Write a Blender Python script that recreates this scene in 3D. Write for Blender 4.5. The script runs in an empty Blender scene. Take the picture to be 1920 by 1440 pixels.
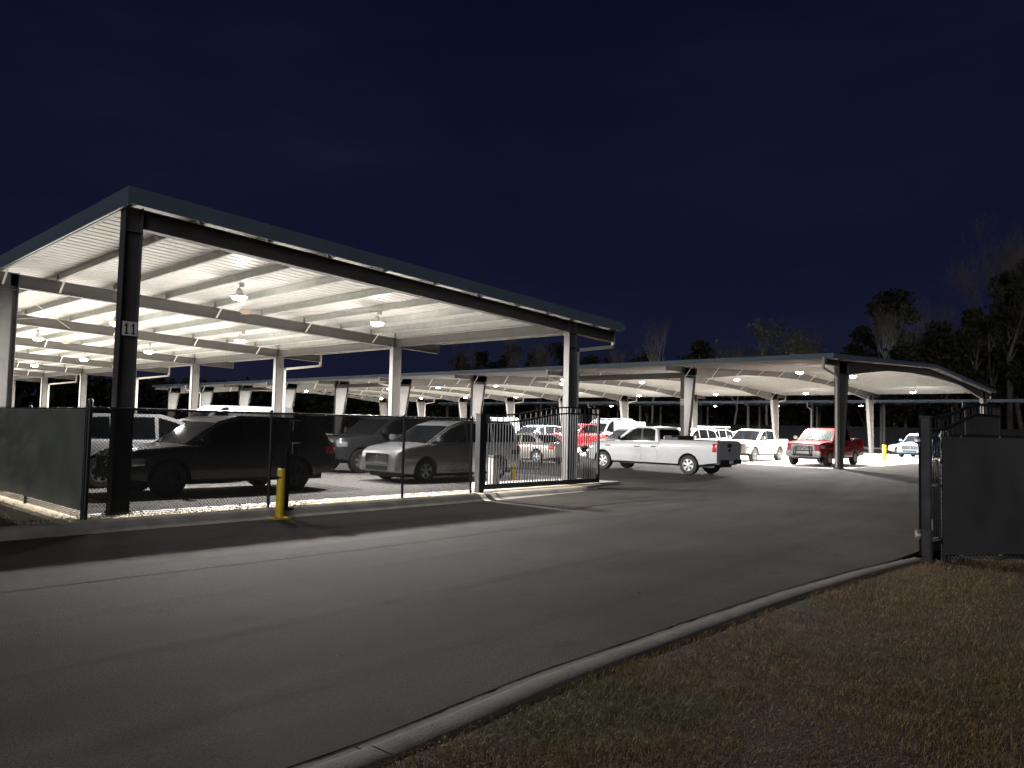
import bpy, bmesh, math, random
from mathutils import Vector, Matrix, noise
R = math.radians
PI = math.pi
rnd = random.Random(7)
scn = bpy.context.scene
C = scn.collection

# ------------------------------------------------------------------ camera
cd = bpy.data.cameras.new('camera'); cam = bpy.data.objects.new('camera', cd); C.objects.link(cam)
cd.sensor_width = 36.0; cd.lens = 1427.67 / 1920 * 36.0
cd.clip_start = 0.1; cd.clip_end = 2000
_r = Vector((0.68023752, -0.73264715, 0.02247355)); _u = Vector((-0.05515049, -0.02058407, 0.99826586)); _f = Vector((0.73091404, 0.68029732, 0.0544079))
M3 = Matrix((_r, _u, -_f)).transposed()
cam.matrix_world = Matrix.Translation((0, 0, 1.7)) @ M3.to_4x4()
scn.camera = cam

# ------------------------------------------------------------------ sky, dusk glow, exposure
w = bpy.data.worlds.new('World'); scn.world = w; w.use_nodes = True
nt = w.node_tree; N = nt.nodes; L = nt.links; N.clear()
def nd(t, **k):
    n = N.new(t)
    for a, v in k.items(): setattr(n, a, v)
    return n
tc = nd('ShaderNodeTexCoord'); sep = nd('ShaderNodeSeparateXYZ'); L.new(tc.outputs['Generated'], sep.inputs[0])
rp = nd('ShaderNodeValToRGB'); L.new(sep.outputs['Z'], rp.inputs[0])
e = rp.color_ramp.elements
e[0].position = 0.0; e[0].color = (.0088, .0095, .0235, 1)
e[1].position = 0.62; e[1].color = (.0024, .0036, .0122, 1)
x = e.new(0.16); x.color = (.0056, .0074, .0235, 1)
x = e.new(0.34); x.color = (.0040, .0058, .0200, 1)
mp = nd('ShaderNodeMapping'); mp.inputs['Scale'].default_value = (1.6, 1.6, 5.0); L.new(tc.outputs['Generated'], mp.inputs[0])
ns = nd('ShaderNodeTexNoise'); ns.inputs['Scale'].default_value = 1.7; ns.inputs['Detail'].default_value = 5; L.new(mp.outputs[0], ns.inputs[0])
cr = nd('ShaderNodeValToRGB'); L.new(ns.outputs['Fac'], cr.inputs[0])
cr.color_ramp.elements[0].position = .42; cr.color_ramp.elements[0].color = (0, 0, 0, 1)
cr.color_ramp.elements[1].position = .72; cr.color_ramp.elements[1].color = (.0034, .0027, .0040, 1)
ad = nd('ShaderNodeMix', data_type='RGBA', blend_type='ADD'); ad.inputs[0].default_value = 1
L.new(rp.outputs[0], ad.inputs[6]); L.new(cr.outputs[0], ad.inputs[7])
bg = nd('ShaderNodeBackground'); L.new(ad.outputs[2], bg.inputs[0]); bg.inputs[1].default_value = 1.0
wo = nd('ShaderNodeOutputWorld'); L.new(bg.outputs[0], wo.inputs[0])

sl = bpy.data.lights.new('dusk_glow', 'SUN'); so = bpy.data.objects.new('dusk_glow', sl); C.objects.link(so)
sl.energy = 0.92; sl.angle = R(45); sl.color = (.95, .97, 1.0)
so.rotation_euler = Vector((1.0, 0.62, -0.22)).to_track_quat('-Z', 'Y').to_euler()
so.location = (-20, -5, 20)

scn.view_settings.view_transform = 'Standard'; scn.view_settings.look = 'None'
scn.view_settings.exposure = 0; scn.view_settings.gamma = 1; scn.view_settings.use_curve_mapping = False
scn.cycles.use_denoising = True
scn.cycles.max_bounces = 10; scn.cycles.diffuse_bounces = 5; scn.cycles.transparent_max_bounces = 24
scn.cycles.sample_clamp_indirect = 6.0
scn.cycles.caustics_reflective = False; scn.cycles.caustics_refractive = False
LAMP11, LAMP12, LAMP13 = 3700, 4000, 260

# ------------------------------------------------------------------ materials
MATS = {}
def mat(name, col, rough=.6, metal=0.0, var=.12, scale=4.0, bump=0.0, bscale=60, coat=0.0, spec=.5, detail=4, col2=None, lo=.35, hi=.65, stretch=None):
    if name in MATS: return MATS[name]
    m = bpy.data.materials.new(name); m.use_nodes = True; t = m.node_tree; n = t.nodes; l = t.links
    b = n['Principled BSDF']
    b.inputs['Roughness'].default_value = rough; b.inputs['Metallic'].default_value = metal
    b.inputs['Coat Weight'].default_value = coat; b.inputs['Coat Roughness'].default_value = .06
    b.inputs['Specular IOR Level'].default_value = spec
    c = n.new('ShaderNodeTexCoord'); src = c.outputs['Object']
    if stretch:
        mpp = n.new('ShaderNodeMapping'); mpp.inputs['Scale'].default_value = stretch; l.new(src, mpp.inputs[0]); src = mpp.outputs[0]
    nz = n.new('ShaderNodeTexNoise'); nz.inputs['Scale'].default_value = scale; nz.inputs['Detail'].default_value = detail; l.new(src, nz.inputs[0])
    rmp = n.new('ShaderNodeValToRGB'); l.new(nz.outputs['Fac'], rmp.inputs[0])
    c2 = col2 or tuple(min(1, v * (1 + var)) for v in col); c1 = tuple(v * (1 - var) for v in col) if not col2 else col
    rmp.color_ramp.elements[0].position = lo; rmp.color_ramp.elements[0].color = (*c1, 1)
    rmp.color_ramp.elements[1].position = hi; rmp.color_ramp.elements[1].color = (*c2, 1)
    l.new(rmp.outputs[0], b.inputs['Base Color'])
    if bump:
        n2 = n.new('ShaderNodeTexNoise'); n2.inputs['Scale'].default_value = bscale; n2.inputs['Detail'].default_value = 6; l.new(c.outputs['Object'], n2.inputs[0])
        bp = n.new('ShaderNodeBump'); bp.inputs['Strength'].default_value = bump; bp.inputs['Distance'].default_value = .02
        l.new(n2.outputs['Fac'], bp.inputs['Height']); l.new(bp.outputs[0], b.inputs['Normal'])
    MATS[name] = m
    return m
def emit(name, col, s):
    m = bpy.data.materials.new(name); m.use_nodes = True; b = m.node_tree.nodes['Principled BSDF']
    b.inputs['Base Color'].default_value = (.8, .8, .8, 1); b.inputs['Emission Color'].default_value = (*col, 1); b.inputs['Emission Strength'].default_value = s
    MATS[name] = m; return m
def sheer(name, col, fac, rough=.8):
    # woven mesh cloth: FAC of the light is caught by the threads, the rest passes through the holes
    m = mat(name, col, rough, var=.18, scale=1.3)
    t = m.node_tree; n = t.nodes; l = t.links
    b = n['Principled BSDF']; o = [k for k in n if k.type == 'OUTPUT_MATERIAL'][0]
    tr = n.new('ShaderNodeBsdfTransparent'); mx = n.new('ShaderNodeMixShader'); mx.inputs[0].default_value = fac
    l.new(tr.outputs[0], mx.inputs[1]); l.new(b.outputs[0], mx.inputs[2]); l.new(mx.outputs[0], o.inputs[0])
    return m

deck = mat('white_deck', (.82, .805, .77), .45, var=.05, scale=1.5)
purl = mat('galvanised_purlin', (.42, .43, .405), .5, .0, var=.10, scale=5)
steel = mat('grey_primer_steel', (.088, .081, .075), .55, var=.10, scale=2.5, bump=.05, bscale=30)
brace = mat('pale_brace', (.72, .68, .62), .5, var=.05)
trim = mat('slate_trim', (.115, .148, .19), .45, var=.08, scale=1.5, stretch=(1, .2, 1))
gutterm = mat('beige_spout', (.62, .57, .50), .45, var=.06)
blackm = mat('black_powder_coat', (.018, .018, .020), .38, var=.15, scale=6)
darkpost = mat('worn_black_post', (.075, .075, .078), .45, var=.3, scale=3.0)
zinc = mat('zinc', (.45, .45, .45), .35, .7, var=.15)
yellow = mat('yellow_plastic', (.80, .56, .02), .45, var=.08, scale=8)
concrete = mat('kerb_concrete', (.30, .275, .235), .85, var=.22, scale=2.2, bump=.35, bscale=90)
slabm = mat('slab_concrete', (.265, .25, .232), .8, var=.14, scale=.35, bump=.15, bscale=30)
gravelm = mat('limestone_gravel', (.30, .24, .16), .9, scale=22, col2=(.46, .39, .28), bump=.8, bscale=60)
soil = mat('dark_soil', (.040, .025, .011), .95, scale=3, col2=(.080, .052, .024), bump=.6, bscale=40)
bark = mat('pale_bark', (.27, .25, .225), .85, var=.25, scale=2)
darkbark = mat('dark_bark', (.060, .050, .042), .9, var=.3, scale=2)
tyrem = mat('tyre_rubber', (.018, .018, .018), .8, var=.15)
alloy = mat('alloy_rim', (.55, .55, .55), .3, .8, var=.08)
chrome = mat('chrome', (.75, .75, .75), .12, 1.0, var=.03)
plasticm = mat('black_plastic', (.020, .020, .021), .55, var=.15)
lampgrey = mat('lamp_housing', (.60, .59, .57), .4, .3, var=.05)
lensm = emit('lit_lens', (1.0, .965, .90), 70)
dimlens = mat('beige_lens', (.66, .52, .42), .3, var=.05)
redlens = mat('red_lens', (.42, .012, .014), .15, var=.2, scale=14, coat=.6)
headm = mat('headlight_glass', (.55, .56, .58), .12, .55, var=.35, scale=10, coat=.6)
whitep = mat('white_plate', (.72, .71, .68), .5, var=.04)
inkm = mat('black_ink', (.012, .012, .012), .6, var=.05)
wirem = mat('black_vinyl_wire', (.012, .012, .012), .8, spec=.15)
screen_dark = sheer('black_windscreen_mesh', (.007, .007, .007), .90)
screen_left = sheer('grey_green_screen', (.135, .143, .125), 1.0)
screen_right = sheer('charcoal_screen', (.050, .0475, .048), 1.0)

def glassmat():
    m = mat('tinted_glass', (.006, .007, .008), .05, var=.1, coat=0, spec=.08)
    return m
glass = glassmat()
def clear_glass():
    m = sheer('clear_windshield', (.03, .035, .035), .38, .04); return m
cglass = clear_glass()

def asphalt_mat():
    m = mat('asphalt', (.0325, .0256, .0203), .92, var=.30, scale=.45, bump=.6, bscale=120, spec=.22, detail=8)
    t = m.node_tree; n = t.nodes; l = t.links; b = n['Principled BSDF']
    base = b.inputs['Base Color'].links[0].from_socket
    c = n.new('ShaderNodeTexCoord')
    # aggregate speckle
    sp = n.new('ShaderNodeTexNoise'); sp.inputs['Scale'].default_value = 60; sp.inputs['Detail'].default_value = 6; l.new(c.outputs['Object'], sp.inputs[0])
    mr = n.new('ShaderNodeMapRange'); mr.inputs[1].default_value = .3; mr.inputs[2].default_value = .75; mr.inputs[3].default_value = .45; mr.inputs[4].default_value = 1.75; l.new(sp.outputs['Fac'], mr.inputs[0])
    mx = n.new('ShaderNodeMix'); mx.data_type = 'RGBA'; mx.blend_type = 'MULTIPLY'; mx.inputs[0].default_value = 1
    l.new(base, mx.inputs[6]); l.new(mr.outputs[0], mx.inputs[7])
    # wear streaks along the roadway
    mp2 = n.new('ShaderNodeMapping'); mp2.inputs['Scale'].default_value = (.10, .75, 1); l.new(c.outputs['Object'], mp2.inputs[0])
    st = n.new('ShaderNodeTexNoise'); st.inputs['Scale'].default_value = 1.1; st.inputs['Detail'].default_value = 6; l.new(mp2.outputs[0], st.inputs[0])
    mr2 = n.new('ShaderNodeMapRange'); mr2.inputs[1].default_value = .3; mr2.inputs[2].default_value = .7; mr2.inputs[3].default_value = .66; mr2.inputs[4].default_value = 1.34; l.new(st.outputs['Fac'], mr2.inputs[0])
    mx2 = n.new('ShaderNodeMix'); mx2.data_type = 'RGBA'; mx2.blend_type = 'MULTIPLY'; mx2.inputs[0].default_value = 1
    l.new(mx.outputs[2], mx2.inputs[6]); l.new(mr2.outputs[0], mx2.inputs[7])
    # oil drips and old stains
    sn = n.new('ShaderNodeTexNoise'); sn.inputs['Scale'].default_value = 1.9; sn.inputs['Detail'].default_value = 8; l.new(c.outputs['Object'], sn.inputs[0])
    mr3 = n.new('ShaderNodeMapRange'); mr3.inputs[1].default_value = .60; mr3.inputs[2].default_value = .72; mr3.inputs[3].default_value = 1; mr3.inputs[4].default_value = .62; l.new(sn.outputs['Fac'], mr3.inputs[0])
    mx3 = n.new('ShaderNodeMix'); mx3.data_type = 'RGBA'; mx3.blend_type = 'MULTIPLY'; mx3.inputs[0].default_value = 1
    l.new(mx2.outputs[2], mx3.inputs[6]); l.new(mr3.outputs[0], mx3.inputs[7])
    l.new(mx3.outputs[2], b.inputs['Base Color'])
    return m
asphalt = asphalt_mat()
sealm = mat('tar_seam', (.010, .009, .008), 1.0, var=.2, spec=0)

def paint(name, col, coat=.8, rough=.35, metal=0.0):
    return mat('paint_' + name, col, rough, metal, var=.03, scale=1.2, coat=coat)

# ------------------------------------------------------------------ mesh helpers
class MB:
    def __init__(s): s.v = []; s.f = []; s.m = []
    def add(s, vs, fs, mi=0):
        b = len(s.v); s.v += [tuple(p) for p in vs]
        for f in fs: s.f.append([b + i for i in f]); s.m.append(mi)
    def box(s, x0, x1, y0, y1, z0, z1, mi=0):
        s.add([(x0, y0, z0), (x1, y0, z0), (x1, y1, z0), (x0, y1, z0), (x0, y0, z1), (x1, y0, z1), (x1, y1, z1), (x0, y1, z1)],
              [(0, 3, 2, 1), (4, 5, 6, 7), (0, 1, 5, 4), (1, 2, 6, 5), (2, 3, 7, 6), (3, 0, 4, 7)], mi)
    def bar(s, a, b, w, h, mi=0, up=(0, 0, 1)):
        a = Vector(a); b = Vector(b); d = (b - a).normalized(); up = Vector(up)
        sd = d.cross(up)
        if sd.length < 1e-4: sd = d.cross(Vector((1, 0, 0)))
        sd.normalize(); u = sd.cross(d)
        sd *= w / 2; u *= h / 2
        s.add([a - sd - u, a + sd - u, a + sd + u, a - sd + u, b - sd - u, b + sd - u, b + sd + u, b - sd + u],
              [(0, 1, 2, 3), (7, 6, 5, 4), (0, 4, 5, 1), (1, 5, 6, 2), (2, 6, 7, 3), (3, 7, 4, 0)], mi)
    def tube(s, pts, rads, k=8, mi=0, cap=True):
        pts = [Vector(p) for p in pts]
        if not hasattr(rads, '__len__'): rads = [rads] * len(pts)
        b = len(s.v); n = len(pts); ref = None
        for i, p in enumerate(pts):
            d = (pts[min(i + 1, n - 1)] - pts[max(i - 1, 0)]).normalized()
            if ref is None: ref = d.orthogonal().normalized()
            ref = (ref - d * ref.dot(d))
            ref = ref.normalized() if ref.length > 1e-5 else d.orthogonal().normalized()
            q = d.cross(ref)
            for j in range(k):
                a = 2 * math.pi * j / k
                s.v.append(tuple(p + (ref * math.cos(a) + q * math.sin(a)) * rads[i]))
        for i in range(n - 1):
            for j in range(k):
                s.f.append([b + i * k + j, b + i * k + (j + 1) % k, b + (i + 1) * k + (j + 1) % k, b + (i + 1) * k + j]); s.m.append(mi)
        if cap:
            s.f.append([b + j for j in range(k)][::-1]); s.m.append(mi)
            s.f.append([b + (n - 1) * k + j for j in range(k)]); s.m.append(mi)
    def lathe(s, prof, c, axis='z', k=16, mi=0):
        # prof: (radius, height) along the axis
        b = len(s.v); n = len(prof)
        for (r, h) in prof:
            for j in range(k):
                a = 2 * math.pi * j / k; p, q = r * math.cos(a), r * math.sin(a)
                s.v.append({'z': (c[0] + p, c[1] + q, c[2] + h), 'y': (c[0] + p, c[1] + h, c[2] + q), 'x': (c[0] + h, c[1] + p, c[2] + q)}[axis])
        for i in range(n - 1):
            for j in range(k):
                s.f.append([b + i * k + j, b + i * k + (j + 1) % k, b + (i + 1) * k + (j + 1) % k, b + (i + 1) * k + j]); s.m.append(mi)
    def build(s, name, mats, parent=None, smooth=None, bevel=None):
        me = bpy.data.meshes.new(name); me.from_pydata(s.v, [], s.f)
        if not isinstance(mats, (list, tuple)): mats = [mats]
        for q in mats: me.materials.append(q)
        if len(mats) > 1: me.polygons.foreach_set('material_index', s.m)
        if bevel:
            bm = bmesh.new(); bm.from_mesh(me)
            bmesh.ops.remove_doubles(bm, verts=bm.verts, dist=1e-5)
            ed = [q for q in bm.edges if len(q.link_faces) == 2 and q.calc_face_angle(0) > R(28)]
            bmesh.ops.bevel(bm, geom=ed, offset=bevel, segments=2, affect='EDGES', clamp_overlap=True)
            bm.to_mesh(me); bm.free()
        if smooth is not None:
            me.polygons.foreach_set('use_smooth', [True] * len(me.polygons)); me.set_sharp_from_angle(angle=R(smooth))
        me.update()
        return link(bpy.data.objects.new(name, me), parent)
def link(o, parent=None):
    C.objects.link(o)
    if parent: o.parent = parent
    return o
def tag(o, label=None, cat=None, group=None, kind=None):
    if label: o['label'] = label
    if cat: o['category'] = cat
    if group: o['group'] = group
    if kind: o['kind'] = kind
    return o
def thing(name, label, cat, loc=(0, 0, 0), rz=0, group=None):
    o = link(bpy.data.objects.new(name, None)); o.empty_display_size = .3
    o.location = loc; o.rotation_euler = (0, 0, rz)
    return tag(o, label, cat, group)
def copy_tree(o, parent=None):
    c = o.copy(); C.objects.link(c); c.parent = parent
    for ch in list(o.children): copy_tree(ch, c)
    return c
def lerp(a, b, t): return a + (b - a) * t
def sstep(a, b, x):
    t = max(0, min(1, (x - a) / (b - a))); return t * t * (3 - 2 * t)
def pl(pts, x):
    if x <= pts[0][0]: return pts[0][1]
    for (a, b), (c, d) in zip(pts, pts[1:]):
        if x <= c: return b + (d - b) * (x - a) / max(c - a, 1e-9)
    return pts[-1][1]
ORD = 'first second third fourth fifth sixth seventh eighth ninth tenth'.split()

# ================================================================== ground
def sheet(name, xs, ys, zf, m, kind='structure', keep=None):
    b = MB(); nx, ny = len(xs), len(ys)
    b.v = [(x, y, zf(x, y)) for x in xs for y in ys]
    for i in range(nx - 1):
        for j in range(ny - 1):
            if keep and not keep((xs[i] + xs[i + 1]) / 2, (ys[j] + ys[j + 1]) / 2): continue
            b.f.append([i * ny + j, (i + 1) * ny + j, (i + 1) * ny + j + 1, i * ny + j + 1]); b.m.append(0)
    o = b.build(name, m); return tag(o, kind=kind)
def rng(a, b, s):
    n = max(1, round((b - a) / s)); return [a + (b - a) * i / n for i in range(n + 1)]
def zroad(x, y):
    # the entry road falls gently from the lawn side to the fence side
    base = -.05 - .10 * max(0, min(1, (y - 3.5) / 9.5)) if y > 3.35 else -.15
    return lerp(base, -.10, sstep(12, 22, x)) + .088 * sstep(29, 36, x)
sheet('ground', rng(-500, 900, 100), rng(-500, 900, 100), lambda x, y: -.42, soil)
road = sheet('asphalt_road', rng(-40, 108, 2), rng(-30, 3.0, 3) + [3.3, 3.36] + rng(3.6, 112, 1.5), zroad, asphalt)
def seam():
    b = MB(); ps = []
    x = -6.0
    while x < 30:
        ps.append((x, 9.02 + .05 * math.sin(x * .7) + .03 * noise.noise((x * 2.1, 3, 0)))); x += .35
    for (x0, y0), (x1, y1) in zip(ps, ps[1:]):
        wd = .011 + .010 * abs(noise.noise((x0 * 1.7, 9, 1)))
        wd *= .55; b.add([(x0, y0 - wd, zroad(x0, y0) + .004), (x1, y1 - wd, zroad(x1, y1) + .004), (x1, y1 + wd, zroad(x1, y1) + .004), (x0, y0 + wd, zroad(x0, y0) + .004)], [(0, 1, 2, 3)])
    o = b.build('paving_seam', sealm, road)
seam()
def tyre_marks():
    m = sheer('tyre_rubber_mark', (.006, .006, .006), .30, .9); 
    t = m.node_tree; n = t.nodes; l = t.links; c = n.new('ShaderNodeTexCoord'); z = n.new('ShaderNodeTexNoise'); z.inputs['Scale'].default_value = .5; z.inputs['Detail'].default_value = 6; l.new(c.outputs['Object'], z.inputs[0])
    mr = n.new('ShaderNodeMapRange'); mr.inputs[1].default_value = .38; mr.inputs[2].default_value = .72; mr.inputs[3].default_value = .03; mr.inputs[4].default_value = .17; l.new(z.outputs['Fac'], mr.inputs[0])
    mx = [k for k in n if k.type == 'MIX_SHADER'][0]; l.new(mr.outputs[0], mx.inputs[0])
    def track(path, off, wd):
        b = MB(); ps = [Vector(p) for p in path]; q = []
        for i in range(len(ps) - 1):
            p0 = ps[max(i - 1, 0)]; p1 = ps[i]; p2 = ps[i + 1]; p3 = ps[min(i + 2, len(ps) - 1)]
            for k in range(10):
                u = k / 10; q.append(.5 * (2 * p1 + (p2 - p0) * u + (2 * p0 - 5 * p1 + 4 * p2 - p3) * u * u + (3 * p1 - p0 - 3 * p2 + p3) * u ** 3))
        for i in range(len(q) - 1):
            d = (q[i + 1] - q[i]).normalized(); nn = Vector((-d.y, d.x))
            for o in (off - wd, off + wd): p = q[i] + nn * o; b.v.append((p.x, p.y, zroad(p.x, p.y) + .008))
        for i in range(len(q) - 2): b.f.append([2 * i, 2 * i + 2, 2 * i + 3, 2 * i + 1]); b.m.append(0)
        b.build('tyre_mark', m, road)
    for path in ([(-2, 6.6), (6, 6.9), (13, 7.6), (19, 9.5), (23, 13), (25.2, 19), (26, 28)], [(1, 10.6), (8, 10.4), (14, 10.2), (20, 10.8), (26, 12.4), (33, 12.2)], [(-3, 5.2), (5, 5.3), (12, 5.6), (20, 6.6), (30, 9), (36, 11)]):
        for o in (-.78, .78): track(path, o, .10)
tyre_marks()
def slab(name, x0, x1, y0, y1, z, jx, jy, m=slabm):
    # cast slab with sawn control joints: pours lie a joint apart
    r = link(bpy.data.objects.new(name, None)); tag(r, kind='structure')
    xs = rng(x0, x1, jx); ys = rng(y0, y1, jy); g = .006
    for i in range(len(xs) - 1):
        for j in range(len(ys) - 1):
            b = MB(); b.box(xs[i] + g, xs[i + 1] - g, ys[j] + g, ys[j + 1] - g, -.45, z)
            b.build('slab_pour', m, r)
    return r
slab('canopy_slab', 4.75, 20.2, 14.02, 80.8, 0, 5.15, 8.35)
slab('far_canopy_slab', 36.9, 69.4, 13.15, 90.5, 0, 8.1, 8.6, mat('brightened_concrete', (.44, .42, .39), .8, var=.12, scale=.35, bump=.15, bscale=30))  # slab concrete lightened in colour so more lamp light bounces onto the deck
slab('back_slab', 91, 106, 2, 105, 0, 7.5, 10.3)

KD = lambda x: .12 * sstep(2.4, 4.4, x) - .32 * (max(0, x - 7) / 5) ** 2
dimconc = mat('dimmed_kerb_concrete', (.105, .091, .076), .9, var=.30, scale=2.6, bump=.5, bscale=70, detail=8)  # same kerb concrete, dimmer light on this side put into its colour
def kerb(name, prof, xs, dy, jt, cm=concrete):
    # prof: (y, z) section; cast in lengths with a joint between
    r = link(bpy.data.objects.new(name, None)); tag(r, kind='structure')
    for a, b_ in zip(xs, xs[1:]):
        n = max(1, int((b_ - a) / .5)); b = MB(); k = len(prof)
        for i in range(n + 1):
            x = a + jt + (b_ - a - 2 * jt) * i / n; d = dy(x)
            for (y, z) in prof: b.v.append((x, y + d + .004 * noise.noise((x * 1.3, y * 3, 5)), z + .004 * noise.noise((x * .9, y * 4, 2))))
        for i in range(n):
            for j in range(k - 1): b.f.append([i * k + j, i * k + j + 1, (i + 1) * k + j + 1, (i + 1) * k + j]); b.m.append(0)
        b.f.append(list(range(k))); b.m.append(0)
        b.f.append([n * k + j for j in range(k)][::-1]); b.m.append(0)
        b.build('kerb_length', cm, r, smooth=40)
    return r
kerb('far_kerb', [(13.02, -.40), (13.02, -.143), (13.10, -.128), (13.17, -.085), (13.24, -.015), (13.29, .004), (13.46, .008), (13.46, -.4)],
     [-30, -26, -22, -18, -14, -10, -7, -4, -1, 2.2, 5.3, 8.4, 11.5, 14.6, 18.4], lambda x: .12 * sstep(6, 18, x) + .35 * sstep(17.4, 18.6, x), .004)
kerb('near_kerb', [(3.455, -.40), (3.455, -.046), (3.35, -.043), (3.338, -.028), (3.322, -.006), (3.295, .004), (3.13, .008), (3.10, -.012), (3.095, -.40)],
     [-14, -11, -8, -5, -2, .1, 2.53, 5.62, 8.7, 11.62], lambda x: KD(x), .006, dimconc)
yk = lambda x: 3.105 + KD(x)
def road_lip():
    # ragged overlap of the paving onto the gutter pan
    b = MB(); q = random.Random(12); x = -4.0; ps = []
    while x < 11.6:
        y = 3.462 + KD(x); ps.append((x, y + .018 + .010 * noise.noise((x * 2, 1, 1)), y - .004 + .014 * noise.noise((x * 5.3, 4, 1)) + .008 * noise.noise((x * 17, 4, 1)))); x += .06
    for (x0, a0, c0), (x1, a1, c1) in zip(ps, ps[1:]):
        z0 = zroad(x0, a0) + .004; z1 = zroad(x1, a1) + .004
        b.add([(x0, a0, z0), (x1, a1, z1), (x1, (a1 + c1) / 2, z1 + .006), (x0, (a0 + c0) / 2, z0 + .006), (x1, c1, -.042), (x0, c0, -.042)], [(0, 1, 2, 3), (3, 2, 4, 5)])
    b.build('paving_edge', sealm, road)
road_lip()
lawn = sheet('lawn_soil', rng(-25, 13.4, .6), rng(-28, 3.15, .45), lambda x, y: -.012 + .02 * noise.noise((x * .6, y * .6, 0)), soil,
             keep=lambda x, y: y < yk(x) + .05 and (x < 11.7 or y < 2.75 - .76 * (x - 11.65)))
sheet('verge_soil', rng(-40, 4.32, 1), rng(13.44, 100, 2), lambda x, y: -.01 + .02 * noise.noise((x * .7, y * .7, 4)) * (1 if y > 14 else 0), soil)
def gravel_strip():
    b = MB()
    g = tag(sheet('gravel_bed', [4.2, 4.75, 10, 18.6], [13.45, 14.02], lambda x, y: .006, gravelm), kind='structure')
    sheet('side_gravel_bed', [3.62, 4.75], rng(14.02, 60, 4), lambda x, y: .008, gravelm)
    for k in range(9000):
        if k % 3:
            x = rnd.uniform(4.0, 18.5); y = rnd.uniform(13.46, 13.98)
        else:
            y = 13.5 + 12 * rnd.random() ** 1.6; x = rnd.uniform(3.5, 4.7) + .08 * rnd.random()
        s = rnd.uniform(.006, .020); a = rnd.uniform(0, 6.28); c, q = math.cos(a), math.sin(a); h = s * rnd.uniform(.6, 1.2); t = rnd.uniform(.6, 1)
        p = [(c * s, q * s), (-q * s * t, c * s * t), (-c * s, -q * s), (q * s * t, -c * s * t)]
        b.add([(x + u, y + v, .004) for u, v in p] + [(x + p[0][0] * .2, y + p[0][1] * .2, .006 + h)], [(0, 1, 4), (1, 2, 4), (2, 3, 4), (3, 0, 4)])
    tag(b.build('gravel', gravelm), kind='stuff')
gravel_strip()

def grass_mat():
    m = bpy.data.materials.new('dry_grass'); m.use_nodes = True; t = m.node_tree; n = t.nodes; l = t.links; b = n['Principled BSDF']
    b.inputs['Roughness'].default_value = .7
    g = n.new('ShaderNodeNewGeometry'); c = n.new('ShaderNodeTexCoord')
    r1 = n.new('ShaderNodeValToRGB'); l.new(g.outputs['Random Per Island'], r1.inputs[0])
    els = r1.color_ramp.elements; els[0].color = (.080, .045, .014, 1); els[1].color = (.50, .33, .14, 1); q = els.new(.5); q.color = (.22, .125, .042, 1)
    r2 = n.new('ShaderNodeValToRGB'); l.new(g.outputs['Random Per Island'], r2.inputs[0])
    els = r2.color_ramp.elements; els[0].color = (.055, .065, .015, 1); els[1].color = (.27, .26, .085, 1)
    z = n.new('ShaderNodeTexNoise'); z.inputs['Scale'].default_value = .55; z.inputs['Detail'].default_value = 4; l.new(c.outputs['Object'], z.inputs[0])
    mr = n.new('ShaderNodeMapRange'); mr.inputs[1].default_value = .50; mr.inputs[2].default_value = .66; l.new(z.outputs['Fac'], mr.inputs[0])
    mx = n.new('ShaderNodeMix'); mx.data_type = 'RGBA'; l.new(mr.outputs[0], mx.inputs[0]); l.new(r1.outputs[0], mx.inputs[6]); l.new(r2.outputs[0], mx.inputs[7])
    l.new(mx.outputs[2], b.inputs['Base Color']); MATS['grass'] = m; return m
grassm = grass_mat()
def grass(name, n, place, hmin, hmax, seed):
    q = random.Random(seed); vs = []; fs = []
    while n > 0:
        p = place(q)
        if p is None: continue
        cx, cy, z0, dens = p
        for k in range(q.randint(3, 9)):
            n -= 1
            x = cx + q.gauss(0, .045); y = cy + q.gauss(0, .045); h = q.uniform(hmin, hmax) * dens; a = q.uniform(0, 6.28); ln = q.uniform(.15, 1.25) * h; wd = q.uniform(.0008, .0018)
            dx, dy = math.cos(a), math.sin(a); px, py = -dy * wd, dx * wd; i = len(vs)
            vs += [(x - px, y - py, z0), (x + px, y + py, z0), (x + dx * ln * .4 - px * .8, y + dy * ln * .4 - py * .8, z0 + h * .65), (x + dx * ln * .4 + px * .8, y + dy * ln * .4 + py * .8, z0 + h * .65), (x + dx * ln, y + dy * ln, z0 + h * q.uniform(.7, 1.05))]
            fs += [(i, i + 1, i + 3, i + 2), (i + 2, i + 3, i + 4)]
    me = bpy.data.meshes.new(name); me.from_pydata(vs, [], fs); me.materials.append(grassm)
    return tag(link(bpy.data.objects.new(name, me)), kind='stuff')
def lawn_spot(q):
    d = 1.6 + 12.4 * q.random() ** 1.35; a = q.uniform(-.62, .95)
    x = d * math.cos(a) ; y = d * math.sin(a)
    if y > yk(x) - .01 + .05 * noise.noise((x * 3, 0, 0)) or (x > 11.5 and y > 2.65 - .76 * (x - 11.65) + .25): return None
    v = noise.noise((x * .9, y * .9, 3)); u = noise.noise((x * 4, y * 4, 8))
    return x, y, -.02, .9 + .3 * v + .2 * u
grass('lawn_grass', 520000, lawn_spot, .020, .055, 3)
def verge_spot(q):
    x = q.uniform(-1.5, 3.9); y = 13.5 + 8 * q.random() ** 1.5
    if noise.noise((x * 2, y * 2, 1)) < -.1: return None
    return x, y, -.015, .7
grass('verge_grass', 14000, verge_spot, .03, .09, 5)
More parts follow.
